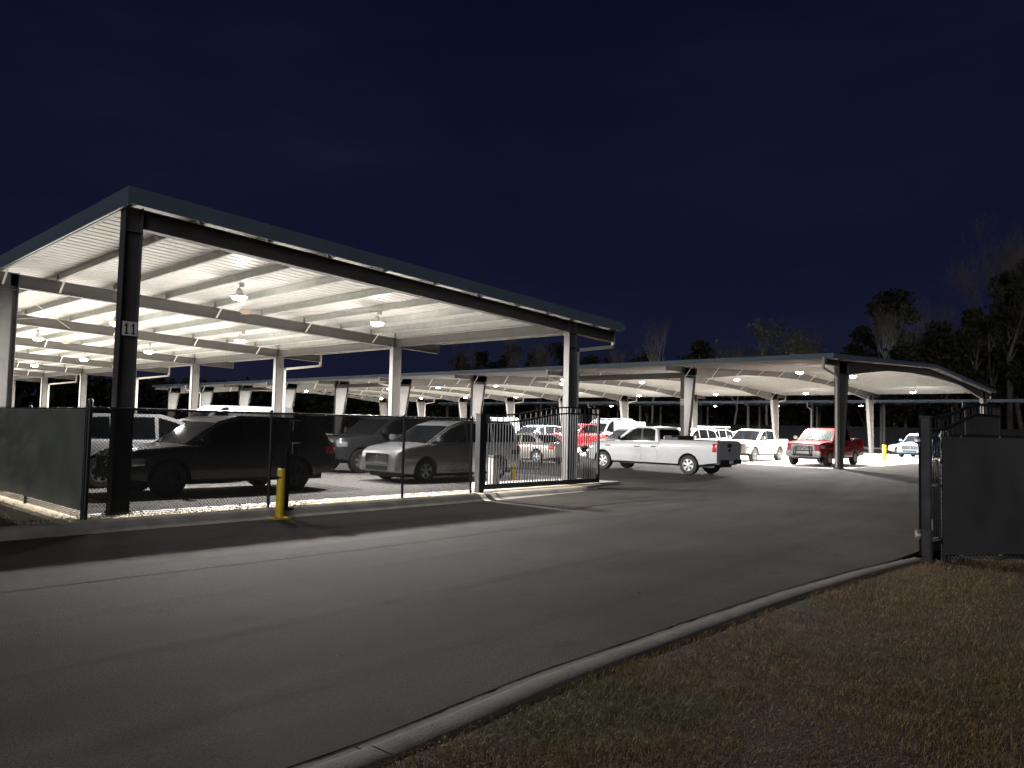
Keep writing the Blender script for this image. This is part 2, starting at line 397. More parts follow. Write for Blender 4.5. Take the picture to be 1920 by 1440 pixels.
def litter():
    b = MB(); q = random.Random(4)
    for (x, y) in [(4.1, 7.2), (6.3, 9.6), (5.3, 6.0), (8.8, 9.8), (3.4, 4.9), (10.5, 9.9), (16, 10.5), (20.4, 12.2), (7.0, 4.6), (12.4, 6.2), (9.2, 7.6), (26, 12.5), (5.9, 4.2), (14.2, 8.1)]:
        s = q.uniform(.006, .014); a = q.uniform(0, 3)
        z = zroad(x, y) + .004
        b.add([(x + s * math.cos(a), y + s * math.sin(a), z), (x - s * .6 * math.sin(a), y + s * .6 * math.cos(a), z + .012), (x - s * math.cos(a), y - s * math.sin(a), z + .004), (x + s * .5 * math.sin(a), y - s * .5 * math.cos(a), z)], [(0, 1, 2, 3)])
    tag(b.build('road_litter', mat('dry_leaf', (.22, .17, .11), .8)), kind='stuff')
litter()

# ================================================================== steel canopies
S = 8.31
def ibeam(b, pts, y, fw=.20, ft=.014, wt=.010):
    # pts: (x, zbottom, ztop) along the frame's plane
    for (x0, b0, t0), (x1, b1, t1) in zip(pts, pts[1:]):
        b.add([(x0, y - wt / 2, b0), (x1, y - wt / 2, b1), (x1, y - wt / 2, t1), (x0, y - wt / 2, t0), (x0, y + wt / 2, b0), (x1, y + wt / 2, b1), (x1, y + wt / 2, t1), (x0, y + wt / 2, t0)],
              [(0, 1, 2, 3), (7, 6, 5, 4), (0, 3, 7, 4), (1, 5, 6, 2)])
        for z0, z1, s in ((b0, b1, 1), (t0, t1, -1)):
            h = fw / 2
            b.add([(x0, y - h, z0), (x1, y - h, z1), (x1, y + h, z1), (x0, y + h, z0), (x0, y - h, z0 + s * ft), (x1, y - h, z1 + s * ft), (x1, y + h, z1 + s * ft), (x0, y + h, z0 + s * ft)],
                  [(0, 3, 2, 1), (4, 5, 6, 7), (0, 1, 5, 4), (1, 2, 6, 5), (2, 3, 7, 6), (3, 0, 4, 7)])
def vcol(b, y, zb, ztop, xo0, xo1, xi0, xi1, fw=.20):
    # I column: outer flange from (xo0, base) to (xo1, top), inner flange xi0 -> xi1
    h = fw / 2; t = .014
    b.add([(xo0, y - .005, zb), (xi0, y - .005, zb), (xi1, y - .005, ztop), (xo1, y - .005, ztop), (xo0, y + .005, zb), (xi0, y + .005, zb), (xi1, y + .005, ztop), (xo1, y + .005, ztop)], [(0, 1, 2, 3), (7, 6, 5, 4)])
    for a, c, s in ((xo0, xo1, 1 if xi0 > xo0 else -1), (xi0, xi1, -1 if xi0 > xo0 else 1)):
        b.add([(a, y - h, zb), (a, y + h, zb), (c, y + h, ztop), (c, y - h, ztop), (a + s * t, y - h, zb), (a + s * t, y + h, zb), (c + s * t, y + h, ztop), (c + s * t, y - h, ztop)],
              [(0, 1, 2, 3), (7, 6, 5, 4), (0, 3, 7, 4), (1, 5, 6, 2), (3, 2, 6, 7), (0, 4, 5, 1)])
    x0, x1 = min(xo0, xi0) - .05, max(xo0, xi0) + .05
    b.box(x0, x1, y - h - .04, y + h + .04, zb, zb + .025)
    for sx in (x0 + .04, x1 - .04):
        for sy in (y - h - .015, y + h + .015): b.tube([(sx, sy, zb + .025), (sx, sy, zb + .06)], .012, 6)
    # stiffener plates at the knee
    b.box(min(xo1, xi1) + .02, max(xo1, xi1) - .02, y - h + .01, y + h - .01, ztop - .45, ztop - .435)
def panel_profile(y0, w, n=3, rh=.042):
    pr = []; p = w / n
    for k in range(n):
        c = y0 + p * (k + .5)
        pr += [(c - p * .5 + .001, 0), (c - .040, 0), (c - .022, rh), (c + .022, rh), (c + .040, 0)]
    pr.append((y0 + w - .001, 0)); return pr
def roof_panels(root, x0, x1, y0, y1, zf, w=.9144, xb=None):
    y = y0; xs = [x0, x1] if not xb else [x0] + xb + [x1]
    while y < y1 - .05:
        ww = min(w, y1 - y); pr = panel_profile(y, ww); b = MB(); k = len(pr)
        for x in xs:
            for (yy, h) in pr: b.v.append((x, yy, zf(x, yy) + h))
        for i in range(len(xs) - 1):
            for j in range(k - 1): b.f.append([i * k + j, i * k + j + 1, (i + 1) * k + j + 1, (i + 1) * k + j]); b.m.append(0)
        b.build('roof_panel', deck, root); y += w
def purlins(root, xs, ys, zf, d=.2, fl=.065, ang=None):
    for x in xs:
        for y0, y1 in zip(ys, ys[1:]):
            b = MB(); z0, z1 = zf(x, y0 + .01), zf(x, y1 - .01)
            def q(xa, xb, da, db):
                b.add([(xa, y0, z0 + da), (xb, y0, z0 + da), (xb, y0, z0 + db), (xa, y0, z0 + db), (xa, y1, z1 + da), (xb, y1, z1 + da), (xb, y1, z1 + db), (xa, y1, z1 + db)],
                      [(3, 2, 1, 0), (4, 5, 6, 7), (0, 1, 5, 4), (1, 2, 6, 5), (2, 3, 7, 6), (3, 0, 4, 7)])
            q(x - .002, x + .002, -d + .002, -.004); q(x, x + fl, -.004, -.0012); q(x - fl, x, -d, -d + .003)
            b.build('purlin', purl, root)
def clips(par, xs, y, zf, d=.2):
    b = MB()
    for x in xs:
        z = zf(x, y); b.box(x - .055, x - .004, y - .06, y + .06, z - d - .005, z - .05)
        for yy in (y - .03, y + .03):
            b.tube([(x - .06, yy, z - .10), (x - .075, yy, z - .10)], .012, 6)
    tag(b.build('purlin_clip', zinc, par), kind='stuff')

# ---------------- canopy 11 (single slope, high on the road side corner)
C11X0, C11X1 = 4.95, 19.85
Y11 = [14.14 + S * i for i in range(9)]
def bot11(x, i):
    a = 5.06 if i == 0 else 4.93
    return a + (4.50 - a) * (x - 5.3) / 12.25
def top11(x, i): return bot11(x, i) + .345
def z11(x, y):
    t = (y - 14.14) / S
    i = max(0, min(7, int(t))); k = max(0, min(1, t - i))
    return lerp(top11(x, i), top11(x, i + 1), k) + .205
can11 = thing('storage_canopy', 'tall single slope steel canopy numbered 11 beside the road, white underside lit from within', 'canopy', group='open steel parking canopies')
P11 = [5.12, 6.41, 7.82, 9.24, 10.7, 12.25, 13.8, 15.25, 16.55, 17.66, 18.8, 19.74]
for i, y in enumerate(Y11):
    b = MB(); xc = 5.31 if i == 0 else 5.50; vcol(b, y, 0, top11(5.1, i) + .02, 5.0, 5.0, xc, xc, .22); b.build('column', steel, can11)
    b = MB(); vcol(b, y, 0, bot11(17.7, i) + .01, 17.92, 17.92, 17.53, 17.53, .20); b.build('column', steel, can11)
    b = MB(); ibeam(b, [(5.33, bot11(5.33, i), top11(5.33, i)), (17.5, bot11(17.5, i), top11(17.5, i)), (19.78, bot11(19.78, i) + .02, top11(19.78, i))], y)
    b.box(19.78, 19.794, y - .10, y + .10, bot11(19.78, i) + .02, top11(19.78, i))
    b.box(17.55, 17.565, y - .095, y + .095, bot11(17.55, i), top11(17.55, i)); b.box(17.89, 17.905, y - .095, y + .095, bot11(17.9, i), top11(17.9, i))
    raf = b.build('rafter', steel, can11)
    clips(raf, P11, y, z11)
    if i > 0:
        for k in (0, 1, 4, 6, 8):
            xk = P11[k]; b = MB(); b.bar((xk + .02, y - .11, bot11(xk, i) + .03), (xk + .02, y - .50, z11(xk, y - .5) - .19), .05, .006); b.build('flange_brace', brace, can11)
    # eave strut along the low side
for i in range(8):
    b = MB(); y0, y1 = Y11[i] + .1, Y11[i + 1] - .1
    b.box(17.60, 17.80, y0, y1, 4.525, 4.54); b.box(17.66, 17.672, y0, y1, 4.54, 4.80); b.box(17.60, 17.80, y0, y1, 4.80, 4.81)
    b.build('eave_strut', steel, can11)
purlins(can11, P11, [13.72] + Y11[1:-1] + [Y11[-1] + .4], z11)
roof_panels(can11, C11X0, C11X1, 13.70, Y11[-1] + .45, z11)
def strip(b, pts, off, h0, h1, th):
    # vertical trim following pts (x, y, z)
    for p, q in zip(pts, pts[1:]):
        o = Vector(off) * th
        a0 = Vector(p) + Vector((0, 0, h0)); a1 = Vector(q) + Vector((0, 0, h0)); c0 = Vector(p) + Vector((0, 0, h1)); c1 = Vector(q) + Vector((0, 0, h1))
        b.add([a0, a1, c1, c0, a0 + o, a1 + o, c1 + o, c0 + o], [(0, 1, 2, 3), (7, 6, 5, 4), (3, 2, 6, 7), (1, 0, 4, 5), (0, 3, 7, 4), (2, 1, 5, 6)])
b = MB(); strip(b, [(4.90, y, z11(4.95, y)) for y in [13.66] + Y11[1:] + []], (1, 0, 0), -.275, .045, .04); b.build('high_fascia', trim, can11)
b = MB(); strip(b, [(x, 13.655, z11(x, 13.7)) for x in (4.945, 19.7)], (0, 1, 0), -.245, .045, .04); b.build('rake_fascia', trim, can11)
def gutter(root, x, ys, zf, sgn):
    b = MB()
    for y0, y1 in zip(ys, ys[1:]):
        z = zf(x, (y0 + y1) / 2); xa, xb = (x, x + .13 * sgn)
        xa, xb = min(xa, xb), max(xa, xb)
        b.box(xa, xb, y0, y1, z - .16, z - .15); b.box(xa, xa + .008, y0, y1, z - .15, z - .012); b.box(xb - .008, xb, y0, y1, z - .15, z - .012)
    b.build('gutter', trim, root)
gutter(can11, 19.80, [13.70] + Y11[1:], z11, 1)
def spout(root, pts, sz=.10):
    b = MB()
    for p, q in zip(pts, pts[1:]):
        d = (Vector(q) - Vector(p)).normalized() * sz * .5
        b.bar(Vector(p) - d, Vector(q) + d, sz, sz * .8, up=(0, 1, 0))
    b.build('downspout', gutterm, root)
for i in (0, 2, 4, 6, 8):
    y = Y11[i] - .02; spout(can11, [(19.86, y, z11(19.8, y) - .2), (19.86, y, 4.28), (18.02, y, 4.0), (18.02, y, .12)])
GLY = {'1': [[(-.10, -.5), (.10, -.5), (.10, .5), (-.04, .5), (-.10, .42)], [(-.27, .30), (-.27, .17), (-.10, .22), (-.10, .42)], [(-.26, -.5), (-.10, -.5), (-.10, -.38), (-.26, -.38)], [(.10, -.5), (.26, -.5), (.26, -.38), (.10, -.38)]],
       '2': [[(-.30, -.5), (.30, -.5), (.30, -.36), (-.30, -.36)], [(-.30, -.36), (-.08, -.36), (.30, .12), (.12, .12)], [(.12, .12), (.30, .12), (.30, .36), (.12, .34)], [(.12, .34), (.30, .36), (.16, .5), (-.16, .5), (-.14, .37)], [(-.14, .37), (-.16, .5), (-.30, .36), (-.30, .20), (-.13, .20)]]}
def digits(root, txt, w, loc, rz, sz):
    b = MB(); b.box(-w / 2, w / 2, 0, .012, -sz / 2, sz / 2)
    p_ = b.build('number_plate_sign', whitep, root); p_.location = loc; p_.rotation_euler = (0, 0, rz)
    for i, ch in enumerate(txt):
        b = MB(); ox = (i - (len(txt) - 1) / 2) * w * .46; k = sz * .78
        for poly in GLY[ch]:
            n = len(poly); b.add([(ox + x * k * .62, -.003, z * k) for x, z in poly] + [(ox + x * k * .62, -.0005, z * k) for x, z in poly], [tuple(range(n)), tuple(range(n, 2 * n))[::-1]] + [(j, j + n, (j + 1) % n + n, (j + 1) % n) for j in range(n)])
        b.build('digit', inkm, p_)
digits(can11, '11', .25, (5.165, 14.14 - .124, 3.25), 0, .25)
# thin tie rods and loose conduit below the roof
b = MB()
b.tube([(6.0, 24, 4.98), (9.2, 30.6, 4.86)], .009, 5); b.tube([(9.2, 24, 4.90), (7.0, 30.4, 4.9)], .009, 5); b.tube([(13.2, 16, 4.83), (11.4, 22.2, 4.95)], .007, 5)
b.build('tie_rod', zinc, can11)
# electrical box on the gate side column
b = MB(); b.box(17.93, 18.06, 13.98, 14.12, .62, .93); bx_ = b.build('outlet_box', whitep, can11)
b = MB(); b.tube([(18.0, 14.05, .62), (18.0, 14.05, 0.0)], .014, 8); b.build('conduit', whitep, bx_)

# ---------------- canopy 12 (gable, ridge along the rows)
Y12 = [13.32 + S * i for i in range(10)]
XR = 52.6
def z12(x, y): return 5.28 + .0445 * (min(x, 2 * XR - x) - 35.4)
def rb12(x):
    xx = min(x, 2 * XR - x); return pl([(35.4, 4.84), (36.9, 4.84), (36.95, 4.56), (38.4, 4.56), (44.6, 5.16), (48.5, 5.30), (52.6, 5.36)], xx)
can12 = thing('storage_canopy', 'long low gabled steel canopy numbered 12 beyond the aisle', 'canopy', group='open steel parking canopies')
xs12 = [35.42, 36.9, 36.95, 38.4, 41.5, 44.6, 48.5, 52.6, 56.7, 60.6, 63.7, 66.8, 68.25, 68.3, 69.78]
P12 = [35.55 + (XR - .35 - 35.55) * k / 11 for k in range(12)]; P12 += [2 * XR - x for x in P12[::-1]]
for i, y in enumerate(Y12):
    for sgn in (1, -1):
        f = (lambda v: v) if sgn > 0 else (lambda v: 2 * XR - v)
        b = MB(); vcol(b, y, 0, z12(37, y) - .22, f(37.0), f(37.0), f(37.48), f(38.38), .24); b.build('column', steel, can12)
    b = MB(); ibeam(b, [(x, rb12(x), z12(x, y) - .205) for x in xs12], y)
    for x in (35.42, 69.77): b.box(x, x + .012, y - .1, y + .1, rb12(x), z12(x, y) - .205)
    b.box(XR - .01, XR + .01, y - .1, y + .1, rb12(XR), z12(XR, y) - .2)
    raf = b.build('rafter', steel, can12); clips(raf, P12, y, z12)
    if i > 0:
        for k in range(1, 23, 2):
            xk = P12[k]; b = MB(); b.bar((xk + .02, y - .11, rb12(xk) + .03), (xk + .02, y - .55, z12(xk, y) - .19), .06, .006); b.build('flange_brace', brace, can12)
purl12 = mat('pale_purlin', (.46, .455, .435), .5, .0, var=.06); purl_, purl = purl, purl12
purlins(can12, P12, [12.95] + Y12[1:-1] + [Y12[-1] + .4], z12)
purl = purl_
roof_panels(can12, 35.35, XR, 12.92, Y12[-1] + .45, z12)
roof_panels(can12, XR + .005, 69.85, 12.92, Y12[-1] + .45, z12)
b = MB(); b.add([(XR - .25, 12.90, z12(XR - .25, 0) + .04), (XR, 12.90, z12(XR, 0) + .05), (XR + .25, 12.90, z12(XR - .25, 0) + .04), (XR - .25, Y12[-1] + .46, z12(XR - .25, 0) + .04), (XR, Y12[-1] + .46, z12(XR, 0) + .05), (XR + .25, Y12[-1] + .46, z12(XR - .25, 0) + .04)], [(0, 1, 4, 3), (1, 2, 5, 4)]); b.build('ridge_cap', trim, can12)
b = MB(); strip(b, [(x, 12.875, z12(x, 0)) for x in (35.33, XR, 69.87)], (0, 1, 0), -.17, .05, .04); strip(b, [(x, 12.855, z12(x, 0)) for x in (35.33, XR, 69.87)], (0, 1, 0), .01, .035, .02); b.build('rake_fascia', trim, can12)
b = MB(); strip(b, [(35.30, y, z12(35.4, y)) for y in (12.86, Y12[-1] + .45)], (1, 0, 0), -.17, .06, .03); b.build('eave_fascia', trim, can12)
b = MB(); strip(b, [(69.90, y, z12(35.4, y)) for y in (12.86, Y12[-1] + .45)], (-1, 0, 0), -.17, .06, .03); b.build('eave_fascia', trim, can12)
# portal beam stiffening the second and third bays on the near row
for k in (1, 4, 6):
    b = MB(); b.box(37.0, 37.22, Y12[k] + .13, Y12[k + 1] - .13, 4.52, 4.535); b.box(37.1, 37.112, Y12[k] + .13, Y12[k + 1] - .13, 4.535, 4.82); b.box(37.0, 37.22, Y12[k] + .13, Y12[k + 1] - .13, 4.82, 4.835); b.build('portal_beam', steel, can12)
for i in (0, 2, 4, 6, 8):
    y = Y12[i] - .02
    spout(can12, [(35.24, y, 5.1), (35.24, y, 4.66), (36.9, y, 4.42), (36.9, y, .12)], .11)
    spout(can12, [(69.96, y, 5.1), (69.96, y, 4.66), (68.3, y, 4.42), (68.3, y, .12)], .11)
digits(can12, '12', .22, (36.985, Y12[1], 3.2), -PI / 2, .34)

# ---------------- back canopy
Y13 = [11.5 + 8.1 * i for i in range(12)]
def z13(x, y): return 5.42 + .03 * (x - 90)
can13 = thing('storage_canopy', 'unnumbered low canopy at the back of the lot, mostly unlit, thin columns before dark woods', 'canopy', group='open steel parking canopies')
P13 = [90.2 + 1.5 * k for k in range(10)]
for i, y in enumerate(Y13):
    b = MB(); vcol(b, y, 0, 5.0, 91.2, 91.2, 91.5, 91.5, .2); b.build('column', steel, can13)
    b = MB(); vcol(b, y + 3.9, 0, 5.2, 103.2, 103.2, 102.9, 102.9, .2); b.build('column', steel, can13)
    b = MB(); ibeam(b, [(90.1, z13(90.1, 0) - .5, z13(90.1, 0) - .205), (104, z13(104, 0) - .5, z13(104, 0) - .205)], y); raf = b.build('rafter', steel, can13)
    for k in range(0, 10, 2):
        b = MB(); b.bar((P13[k], y - .11, z13(P13[k], 0) - .47), (P13[k], y - .7, z13(P13[k], 0) - .19), .08, .008); b.build('flange_brace', brace, can13)
    for q in (1, 2, 3, 4):   # sheet brackets seen along the eave
        b = MB(); yy = y + q * 1.62; b.bar((90.25, yy, 4.98), (90.25, yy - .65, 5.2), .07, .008); b.build('flange_brace', brace, can13)
for x in P13:
    b = MB(); b.box(x - .003, x + .003, 11.0, 101.5, z13(x, 0) - .2, z13(x, 0) - .006); b.box(x - .07, x - .003, 11, 101.5, z13(x, 0) - .2, z13(x, 0) - .195); b.build('purlin', purl, can13)
roof_panels(can13, 90.0, 104.2, 11.0, 101.5, z13, w=2.7432)
b = MB(); strip(b, [(89.95, y, z13(90, y)) for y in (10.95, 101.55)], (1, 0, 0), -.24, .05, .03); b.build('eave_fascia', trim, can13)
for i in (1, 3, 5, 7, 9):
    y = Y13[i]; spout(can13, [(89.88, y, 5.2), (89.88, y, 4.7), (91.1, y, 4.4), (91.1, y, .1)], .12)

# ================================================================== lamps
def lamp_proto():
    b = MB(); b.lathe([(.0, .0), (.045, .0), (.05, -.02), (.075, -.05), (.085, -.12), (.10, -.135), (.19, -.185), (.205, -.20), (.205, -.215), (.19, -.215)], (0, 0, 0), k=20)
    hb = b; b2 = MB(); b2.lathe([(.195, -.2135), (.185, -.245), (.15, -.28), (.08, -.302), (.0, -.308)], (0, 0, 0), k=20)
    b3 = MB(); b3.tube([(0, 0, 0), (.0, 0, .07), (.02, 0, .10), (0, 0, .13)], .008, 6); b3.box(-.05, .05, -.04, .04, .12, .135)
    b4 = MB(); b4.tube([(0, .02, -.01), (.06, .12, .03), (.05, .3, .06), (.03, .5, .13), (.0, .62, .10)], .009, 5); b4.box(-.05, .05, -.17, -.09, .03, .14)
    return hb, b2, b3, b4
_lp = {}
def lamp(x, y, z, label, group, power):
    t = thing('pendant_lamp', label, 'lamp', (x, y, z), rnd.uniform(-.5, .5), group)
    if not _lp:
        hb, b2, b3, b4 = lamp_proto()
        for n, bb, m in (('lamp_housing', hb, lampgrey), ('lens', b2, lensm), ('hanger', b3, zinc), ('power_whip', b4, zinc)):
            _lp[n] = bb.build(n, m, t, smooth=30)
    else:
        for n, o in _lp.items():
            c = o.copy(); link(c, t)
    ld = bpy.data.lights.new('lamp_light', 'AREA'); ld.shape = 'DISK'; ld.size = .36; ld.energy = power; ld.color = (1.0, .98, .95)
    lo = bpy.data.objects.new('lamp_light', ld); link(lo, t); lo.location = (0, 0, -.325)
    pd = bpy.data.lights.new('lamp_side_glow', 'POINT'); pd.shadow_soft_size = .09; pd.energy = power * .018; pd.color = (1.0, .95, .87)
    po = bpy.data.objects.new('lamp_side_glow', pd); link(po, t); po.location = (0, 0, -.40)
for i in range(8):
    for k, xx in enumerate((9.36, 13.72)):
        y = 18.3 + S * i; z = z11(xx, y) - .2 - .14
        lamp(xx, y, z, f'lit pendant lamp under canopy 11, {ORD[i]} bay from the road, {"high" if k == 0 else "gutter"} side', 'pendant lamps under canopy 11', LAMP11)
for i in range(9):
    for k, xx in enumerate((41.3, 52.6, 63.9)):
        y = 13.32 + S * (i + .5) + (-.6, .4, -.2)[k]; z = z12(xx, y) - .2 - .15
        lamp(xx, y, z, f'lit pendant lamp under canopy 12, {ORD[i]} bay from its gable, {("by the front columns", "under the ridge", "by the rear columns")[k]}', 'pendant lamps under canopy 12', LAMP12)
for i, yy in enumerate((30.6, 40.6, 49.2, 66.0)):
    lamp(92.6, yy, z13(92.6, 0) - .36, f'small lit lamp under the back canopy eave, {ORD[i]} counted from the right', 'small lamps under the back canopy', LAMP13)
def emergency(x, y, z, label):
    b = MB(); b.lathe([(.0, -.06), (.07, -.06), (.085, -.04), (.085, .03), (.06, .05), (0, .05)], (0, 0, 0), axis='y', k=14)
    for i, v in enumerate(b.v): b.v[i] = (v[0] * 2.1, v[1], v[2])
    o = b.build('emergency_light', dimlens, smooth=40); o.location = (x, y, z); tag(o, label, 'light fixture', 'oval fixtures on the canopy 11 rafters')
emergency(11.62, Y11[1] - .15, top11(11.6, 1) + .02, 'oval beige fixture on the second rafter of canopy 11')
emergency(11.55, Y11[3] - .15, top11(11.5, 3) + .02, 'small oval beige fixture on the fourth rafter of canopy 11')

# ================================================================== fences
def chain(b, p0, p1, z0, z1, pitch=.060, wd=.008, tip=.035):
    p0 = Vector((*p0, 0)); p1 = Vector((*p1, 0)); Lh = (p1 - p0).length; d = (p1 - p0) / Lh; nrm = Vector((-d.y, d.x, 0)); H = z1 - z0
    def P(s, z, o): return p0 + d * s + nrm * o + Vector((0, 0, z))
    s = -H
    while s < Lh:
        for sg in (1, -1):
            a, c = (s, s + H) if sg > 0 else (s + H, s)       # s at z0 and at z1
            za, zc = z0, z1
            if a < 0: za = z0 + (0 - a) / (c - a) * H; a = 0
            elif a > Lh: za = z0 + (Lh - a) / (c - a) * H; a = Lh
            a0 = s if sg > 0 else s + H; c0 = s + H if sg > 0 else s
            if c < 0: zc = z0 + (0 - a0) / (c0 - a0) * H; c = 0
            elif c > Lh: zc = z0 + (Lh - a0) / (c0 - a0) * H; c = Lh
            if abs(zc - za) < .02: continue
            o = .002 * sg; w_ = wd / 2
            b.add([P(a - w_, za, o), P(a + w_, za, o), P(a, za, o + wd * sg), P(c - w_, zc, o), P(c + w_, zc, o), P(c, zc, o + wd * sg)], [(0, 1, 4, 3), (1, 2, 5, 4), (2, 0, 3, 5)])
            if zc > z1 - .001 and sg > 0: b.add([P(c - .004, z1, 0), P(c + .004, z1, 0), P(c, z1, .006), P(c + .012, z1 + tip, .008)], [(0, 1, 3), (1, 2, 3), (2, 0, 3)])
        s += pitch
def cloth(p0, p1, z0, z1, sag, seed, off, nx=60, nz=24):
    b = MB(); p0 = Vector((*p0, 0)); p1 = Vector((*p1, 0)); d = (p1 - p0); nrm = Vector((-d.y, d.x, 0)).normalized(); Ln = d.length
    for i in range(nx + 1):
        for j in range(nz + 1):
            u, v = i / nx, j / nz; e_ = math.sin(math.pi * v) ** .6 * min(1, 12 * u, 12 * (1 - u)) ** .5
            q = sag(u, v) * e_ + .006 * noise.noise((u * Ln * 1.3, v * 2, seed)) * e_ + .0025 * noise.noise((u * Ln * 5, v * 9, seed))
            hem = .012 * abs(math.sin(u * Ln * 2.6 * math.pi)) * (1 - v) ** 8
            b.v.append(tuple(p0 + d * u + nrm * (off + q) + Vector((0, 0, lerp(z0 + hem, z1, v)))))
    for i in range(nx):
        for j in range(nz): b.f.append([i * (nz + 1) + j, (i + 1) * (nz + 1) + j, (i + 1) * (nz + 1) + j + 1, i * (nz + 1) + j + 1]); b.m.append(0)
    return b
def fence(name, label, p0, p1, posts, h, zb, screen, soff, sag, seed, post_r=.03, top=None, wires=True, corner=True):
    t = thing(name, label, 'fence', (0, 0, 0), 0, 'black chain link fences with privacy screens')
    d = (Vector(p1) - Vector(p0)); Ln = d.length; d /= Ln; nrm = Vector((-d.y, d.x))
    for k, s in enumerate(posts):
        q = Vector(p0) + d * s; r = post_r * (1.35 if corner and k == 0 else 1); hh = h + (.09 if corner and k == 0 else .01)
        b = MB(); b.tube([(q.x, q.y, -.1), (q.x, q.y, hh)], r, 12); b.lathe([(r * 1.12, hh - .03), (r * 1.12, hh), (r * .8, hh + .03), (0, hh + .042)], (q.x, q.y, 0), k=12); b.build('post', blackm, t, smooth=40)
    b = MB(); b.tube([(*p0, h - .025), (*p1, h - .025)], .021, 10); b.build('top_rail', blackm, t, smooth=60)
    b = MB(); b.tube([(*p0, zb + .02), (*p1, zb + .02)], .006, 6); b.build('bottom_wire', blackm, t)
    if wires:
        b = MB(); chain(b, p0, p1, .03, h); tag(b.build('chain_link', wirem, t), kind='stuff')
    b = MB()
    for k in range(int(Ln / .6)):
        q = Vector(p0) + d * (k * .6 + .3)
        for z in (zb + .03, h - .03): b.box(q.x - .012, q.x + .012, q.y - .035, q.y + .035, z - .012, z + .012)
    tag(b.build('screen_tie', zinc, t), kind='stuff')
    pr = [0] + [s for s in posts if .3 < s < Ln - .3] + [Ln]
    for k, (a, c) in enumerate(zip(pr, pr[1:])):
        A = Vector(p0) + d * a; B = Vector(p0) + d * c
        cloth(tuple(A), tuple(B), zb + .03, h - .04, sag, seed + k, soff).build('privacy_screen', screen, t, smooth=60)
    return t
fence('road_fence', 'chain link fence with sheer black screen along the kerb before parked cars', (4.46, 13.62), (13.28, 13.62), [0, 3.28, 6.6, 8.75], 1.86, .05, screen_dark, .03, lambda u, v: .015 * math.sin(u * 9) * math.sin(v * 3), 1)
def folds(u, v):
    k = sstep(.30, .58, u + .16 * (1 - v))
    return k * (.15 * abs(math.sin(19 * u + 5.5 * v + 1.2 * noise.noise((u * 9, v * 4, 1)))) ** 1.5 + .10 * abs(noise.noise((u * 20 + v * 9, v * 3.5, 7)))) + .05 * abs(noise.noise((u * 9 + v * 3, v * 3, 2))) * (1 - .5 * v)
fence('side_fence', 'chain link fence with opaque grey green screen sagging in folds at the left edge', (4.42, 13.62), (4.42, 38.0), [.0, 3.1, 6.2, 9.3, 12.4, 15.5, 18.6, 21.7, 24.3], 1.84, .13, screen_left, .045, lambda u, v: 0, 3, corner=False)
# the sagging span nearest the corner is re-hung with loose folds
for o in list(bpy.data.objects):
    if o.parent and o.parent.name == 'side_fence' and o.name.startswith('privacy_screen'): bpy.data.objects.remove(o)
sf = bpy.data.objects['side_fence']
cloth((4.42, 13.585), (4.42, 20.0), .16, 1.80, folds, 11, .045, 150, 40).build('privacy_screen', screen_left, sf, smooth=60)
cloth((4.42, 20.02), (4.42, 38.0), .16, 1.80, lambda u, v: .03 * noise.noise((u * 30, v * 3, 3)), 12, .045, 120, 16).build('privacy_screen', screen_left, sf, smooth=60)
fence('gate_side_fence', 'chain link fence with charcoal screen on the lawn at the right edge', (11.57, 2.80), (17.29, -1.56), [.05, .12, 3.0, 6.0], 1.72, .06, screen_right, -.05, lambda u, v: .035 * noise.noise((u * 11 + v * 2, v * 2.2, 5)) + .010 * abs(math.sin(u * 60)) * (1 - v) ** 3, 21, corner=False)
fence('rear_fence', 'dark screened fence far behind the back canopy', (107.5, -8), (107.5, 108), [4 + 6.1 * k for k in range(19)], 2.6, .05, mat('far_black_screen', (.012, .013, .018), .8), .05, lambda u, v: .03 * math.sin(u * 4), 31, post_r=.05, wires=False, corner=False)

# ================================================================== gates
def gate(name, label, loc, Ln=4.95):
    t = thing(name, label, 'gate', loc, 0, 'arched black swing gate leaves')
    def top(s): return 1.98 + .29 * sstep(.12, .72, s / Ln)
    def mid(s): return top(s) - .19 + .015 * sstep(0, 1, s / Ln)
    def rail(nm, f, w, h):
        b = MB(); n = 24
        for i in range(n): b.bar((Ln * i / n, 0, f(Ln * i / n)), (Ln * (i + 1) / n + .004, 0, f(Ln * (i + 1) / n)), w, h)
        b.build(nm, blackm, t)
    rail('top_rail', top, .042, .04); rail('second_rail', mid, .042, .04)
    b = MB(); b.box(0, Ln, -.03, .03, .06, .19); b.build('bottom_rail', blackm, t)
    for s0, s1, h in ((-.005, .075, 1.995), (Ln - .07, Ln + .008, top(Ln) + .02)):
        b = MB(); b.box(s0, s1, -.032, .032, .055, h); b.build('stile', blackm, t)
    n = 44; first = {}
    for i in range(1, n):
        s = .07 + (Ln - .14) * i / n; z1 = (top(s) if i % 2 == 0 else mid(s)) - .015
        b = MB(); b.box(s - .0095, s + .0095, -.0095, .0095, .18, z1); b.build('picket', blackm, t)
    for z in (.35, 1.62):
        b = MB(); b.tube([(-.09, 0, z - .06), (-.09, 0, z + .06)], .026, 10); b.bar((-.13, 0, z), (0, 0, z), .03, .035); b.build('hinge', zinc, t, smooth=40)
    b = MB(); b.box(Ln - .16, Ln - .02, -.05, .05, .19, .32); b.build('drop_rod_plate', blackm, t)
    return t
gate('swing_gate', 'arched black picket gate leaf beside the screened fence, sedan visible through its bars', (13.80, 13.80, -.01))
gate('swing_gate', 'arched black picket gate leaf showing above the charcoal fence screen at right', (11.68, 3.06, -.02), 5.15)
